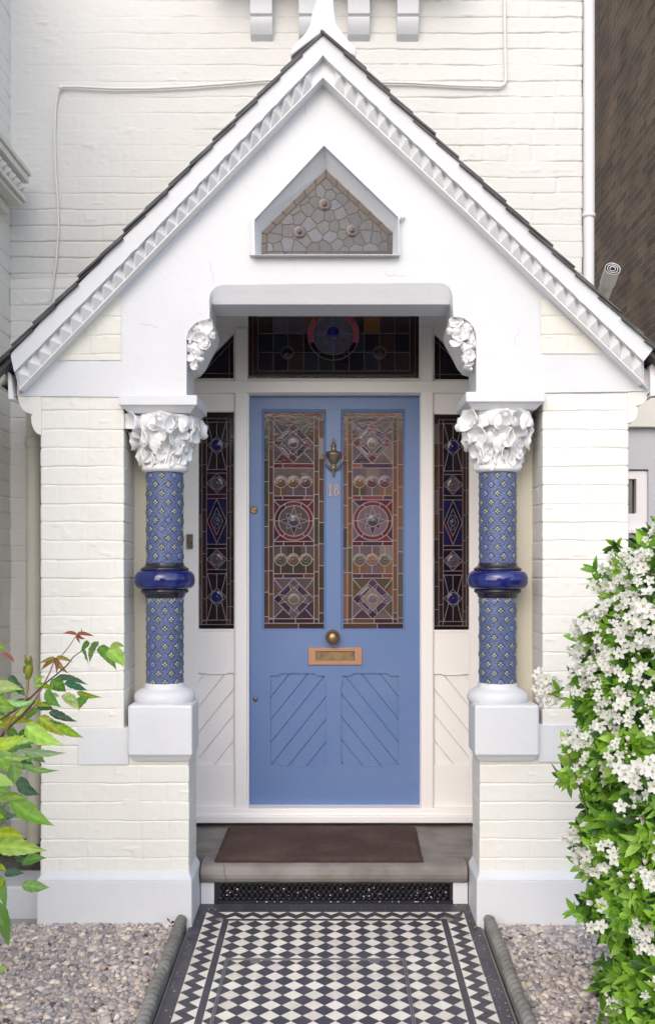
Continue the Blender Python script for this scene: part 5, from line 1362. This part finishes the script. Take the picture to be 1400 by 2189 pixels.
for i,(a,c,d,e,w_,col) in enumerate(leaves):
    D=2.75+R.uniform(-.12,.12) - (.12 if w_>100 else 0); p=zp(a,c,D); q=zp(d,e,D+R.uniform(-.07,.05)); k=.2742*D/F
    bigleaf(lf,p,q,w_*k*1.0,(R.uniform(-.7,.7),-1,R.uniform(.0,1.2)),tuple(x*R.uniform(.75,1.1) for x in col),R.uniform(.15,.6),R.uniform(-.05,.15),R)
for (a,c,d,e,w_,col) in ((0,1870,12,1945,14,DG_),(0,1930,18,2025,20,DG_),(-8,1900,8,1880,10,YG)):
    leaflet(lf,P(a,c,2.7),P(d,e,2.68),w_*2.7/F*1.4,(.3,-1,.3),col,.2,.05,9,.1,.7)
# depth: more leaves just outside the frame
for i in range(34):
    v=R.uniform(1440,1900); D=2.95+R.uniform(-.05,.25); p=P(R.uniform(-30,60),v,D); a_=R.uniform(-1.2,.9); L_=R.uniform(.045,.09)
    if v>1640 and p.x>-.93: continue
    bigleaf(lf,p,p+Vector((math.cos(a_)*L_,R.uniform(-.02,.02),math.sin(a_)*L_)),L_*.5,(R.uniform(-.5,.5),-1,R.uniform(.0,1.2)),R.choice((DG_,MG,BGR,BG)),.3,.1,R)
for i in range(160):
    D=2.7+R.uniform(-.25,.3); p=P(R.uniform(-220,-25),R.uniform(1420,2150),D); dr=Vector((R.gauss(.2,.7),R.gauss(-.3,.5),R.gauss(-.1,.5))).normalized()
    leaflet(lf,p,p+dr*.07,.035,(0,-1,.6),R.choice((BG,MG,PG,DG_,YG)),.2,.1,7,.1,.7)
lf.build('foliage',M['leaf'],rb,recalc=False)
b=MB(); st_=lambda pts,r,D=2.78:b.tube([zp(x,y,D) for x,y in pts],r,7)
st_([(-200,1040),(0,875),(130,790),(240,700),(340,600),(440,520),(520,450),(575,380),(660,320)],[.0035,.003,.0028,.0026,.0024,.0022,.002,.0016,.001])
st_([(-200,1400),(-60,1120),(40,960),(170,840),(270,730)],[.005,.0045,.004,.0035,.003],2.74)
st_([(-150,2200),(-120,1800),(-90,1500),(-60,1120)],[.009,.008,.007,.0045],2.74)
b.build('stem',M['bark'],rb)
b=MB(); st_([(40,980),(90,860),(190,740),(215,640),(222,560)],[.0032,.003,.0028,.0026,.003],2.70); st_([(270,730),(340,600),(390,500),(430,390)],[.0026,.0022,.002,.0014],2.76); st_([(470,385),(540,300),(600,205)],[.0016,.0014,.001],2.76); st_([(150,880),(240,790),(300,740)],.002,2.74); st_([(430,390),(400,480)],.0015,2.76)
b.build('young_shoot',mat('reddish_young_stem',(.26,.13,.075),.5),rb)
b=MB(); a=zp(218,560,2.70); c=zp(235,405,2.70); n=8
b.tube([a,a.lerp(c,.2),a.lerp(c,.45),a.lerp(c,.7),a.lerp(c,.9),c],[.004,.0085,.011,.0095,.005,.001],10,0,s2l((150,160,60)))
for i in range(26):
    t=R.random(); p=a.lerp(c,t)+Vector((R.uniform(-.009,.009),-.006,0)); leaflet(b,p,p+Vector((R.uniform(-.006,.006),-.002,.018)),.006,(0,-1,.2),s2l(R.choice(((140,150,50),(170,120,60),(110,130,50)))),.2,-.1,4)
b.build('flower_bud',M['leaf'],rb,recalc=False)

# fallen leaves and a red-leaved seedling
def litter(lab,u,v,D,s_,col):
    b=MB(); p=P(u,v,D); 
    for k in range(2):
        a=R.uniform(0,6.28); leaflet(b,p+Vector((0,0,.004*k)),p+Vector((math.cos(a)*s_,math.sin(a)*s_,.004+.006*k)),s_*.7,(R.uniform(-.4,.4),0,1),tuple(x*R.uniform(.8,1.2) for x in col),.5,.1,5)
    tag(b.build('dry_leaf',M['leaf'],recalc=False),lab,'leaf','fallen leaves on the path')
def gp(v): return 3431/(v-1116)
litter('curled brown leaf beside the left rope edging, on the dark tile border',408,2009,gp(2009)-.004,.020,s2l((120,88,58)))
litter('pale green fallen leaf on the dark border at the right rope edging',1014,1987,gp(1987)-.004,.020,s2l((150,150,110)))
litter('brown leaf scrap in the right corner by the plinth below the step',985,1953,gp(1953)-.004,.018,s2l((140,104,74)))
litter('tan leaf scrap in the left corner by the plinth below the step',452,1942,gp(1942)-.004,.016,s2l((150,126,92)))
litter('small tan leaf below the middle of the black grille',736,1939,gp(1939)-.004,.012,s2l((170,140,100)))
b=MB()
for k in range(10):
    p=P(367+R.uniform(-8,6),1985-R.uniform(0,16),3.90); leaflet(b,p,p+Vector((R.uniform(-.01,.01),-.004,R.uniform(.004,.014))),.007,(0,-1,.3),s2l(R.choice(((110,24,30),(80,30,28),(60,20,30)))),.2,.1,4)
tag(b.build('seedling',M['leaf'],recalc=False),'tiny dark red seedling at the end of the left rope edging','plant')
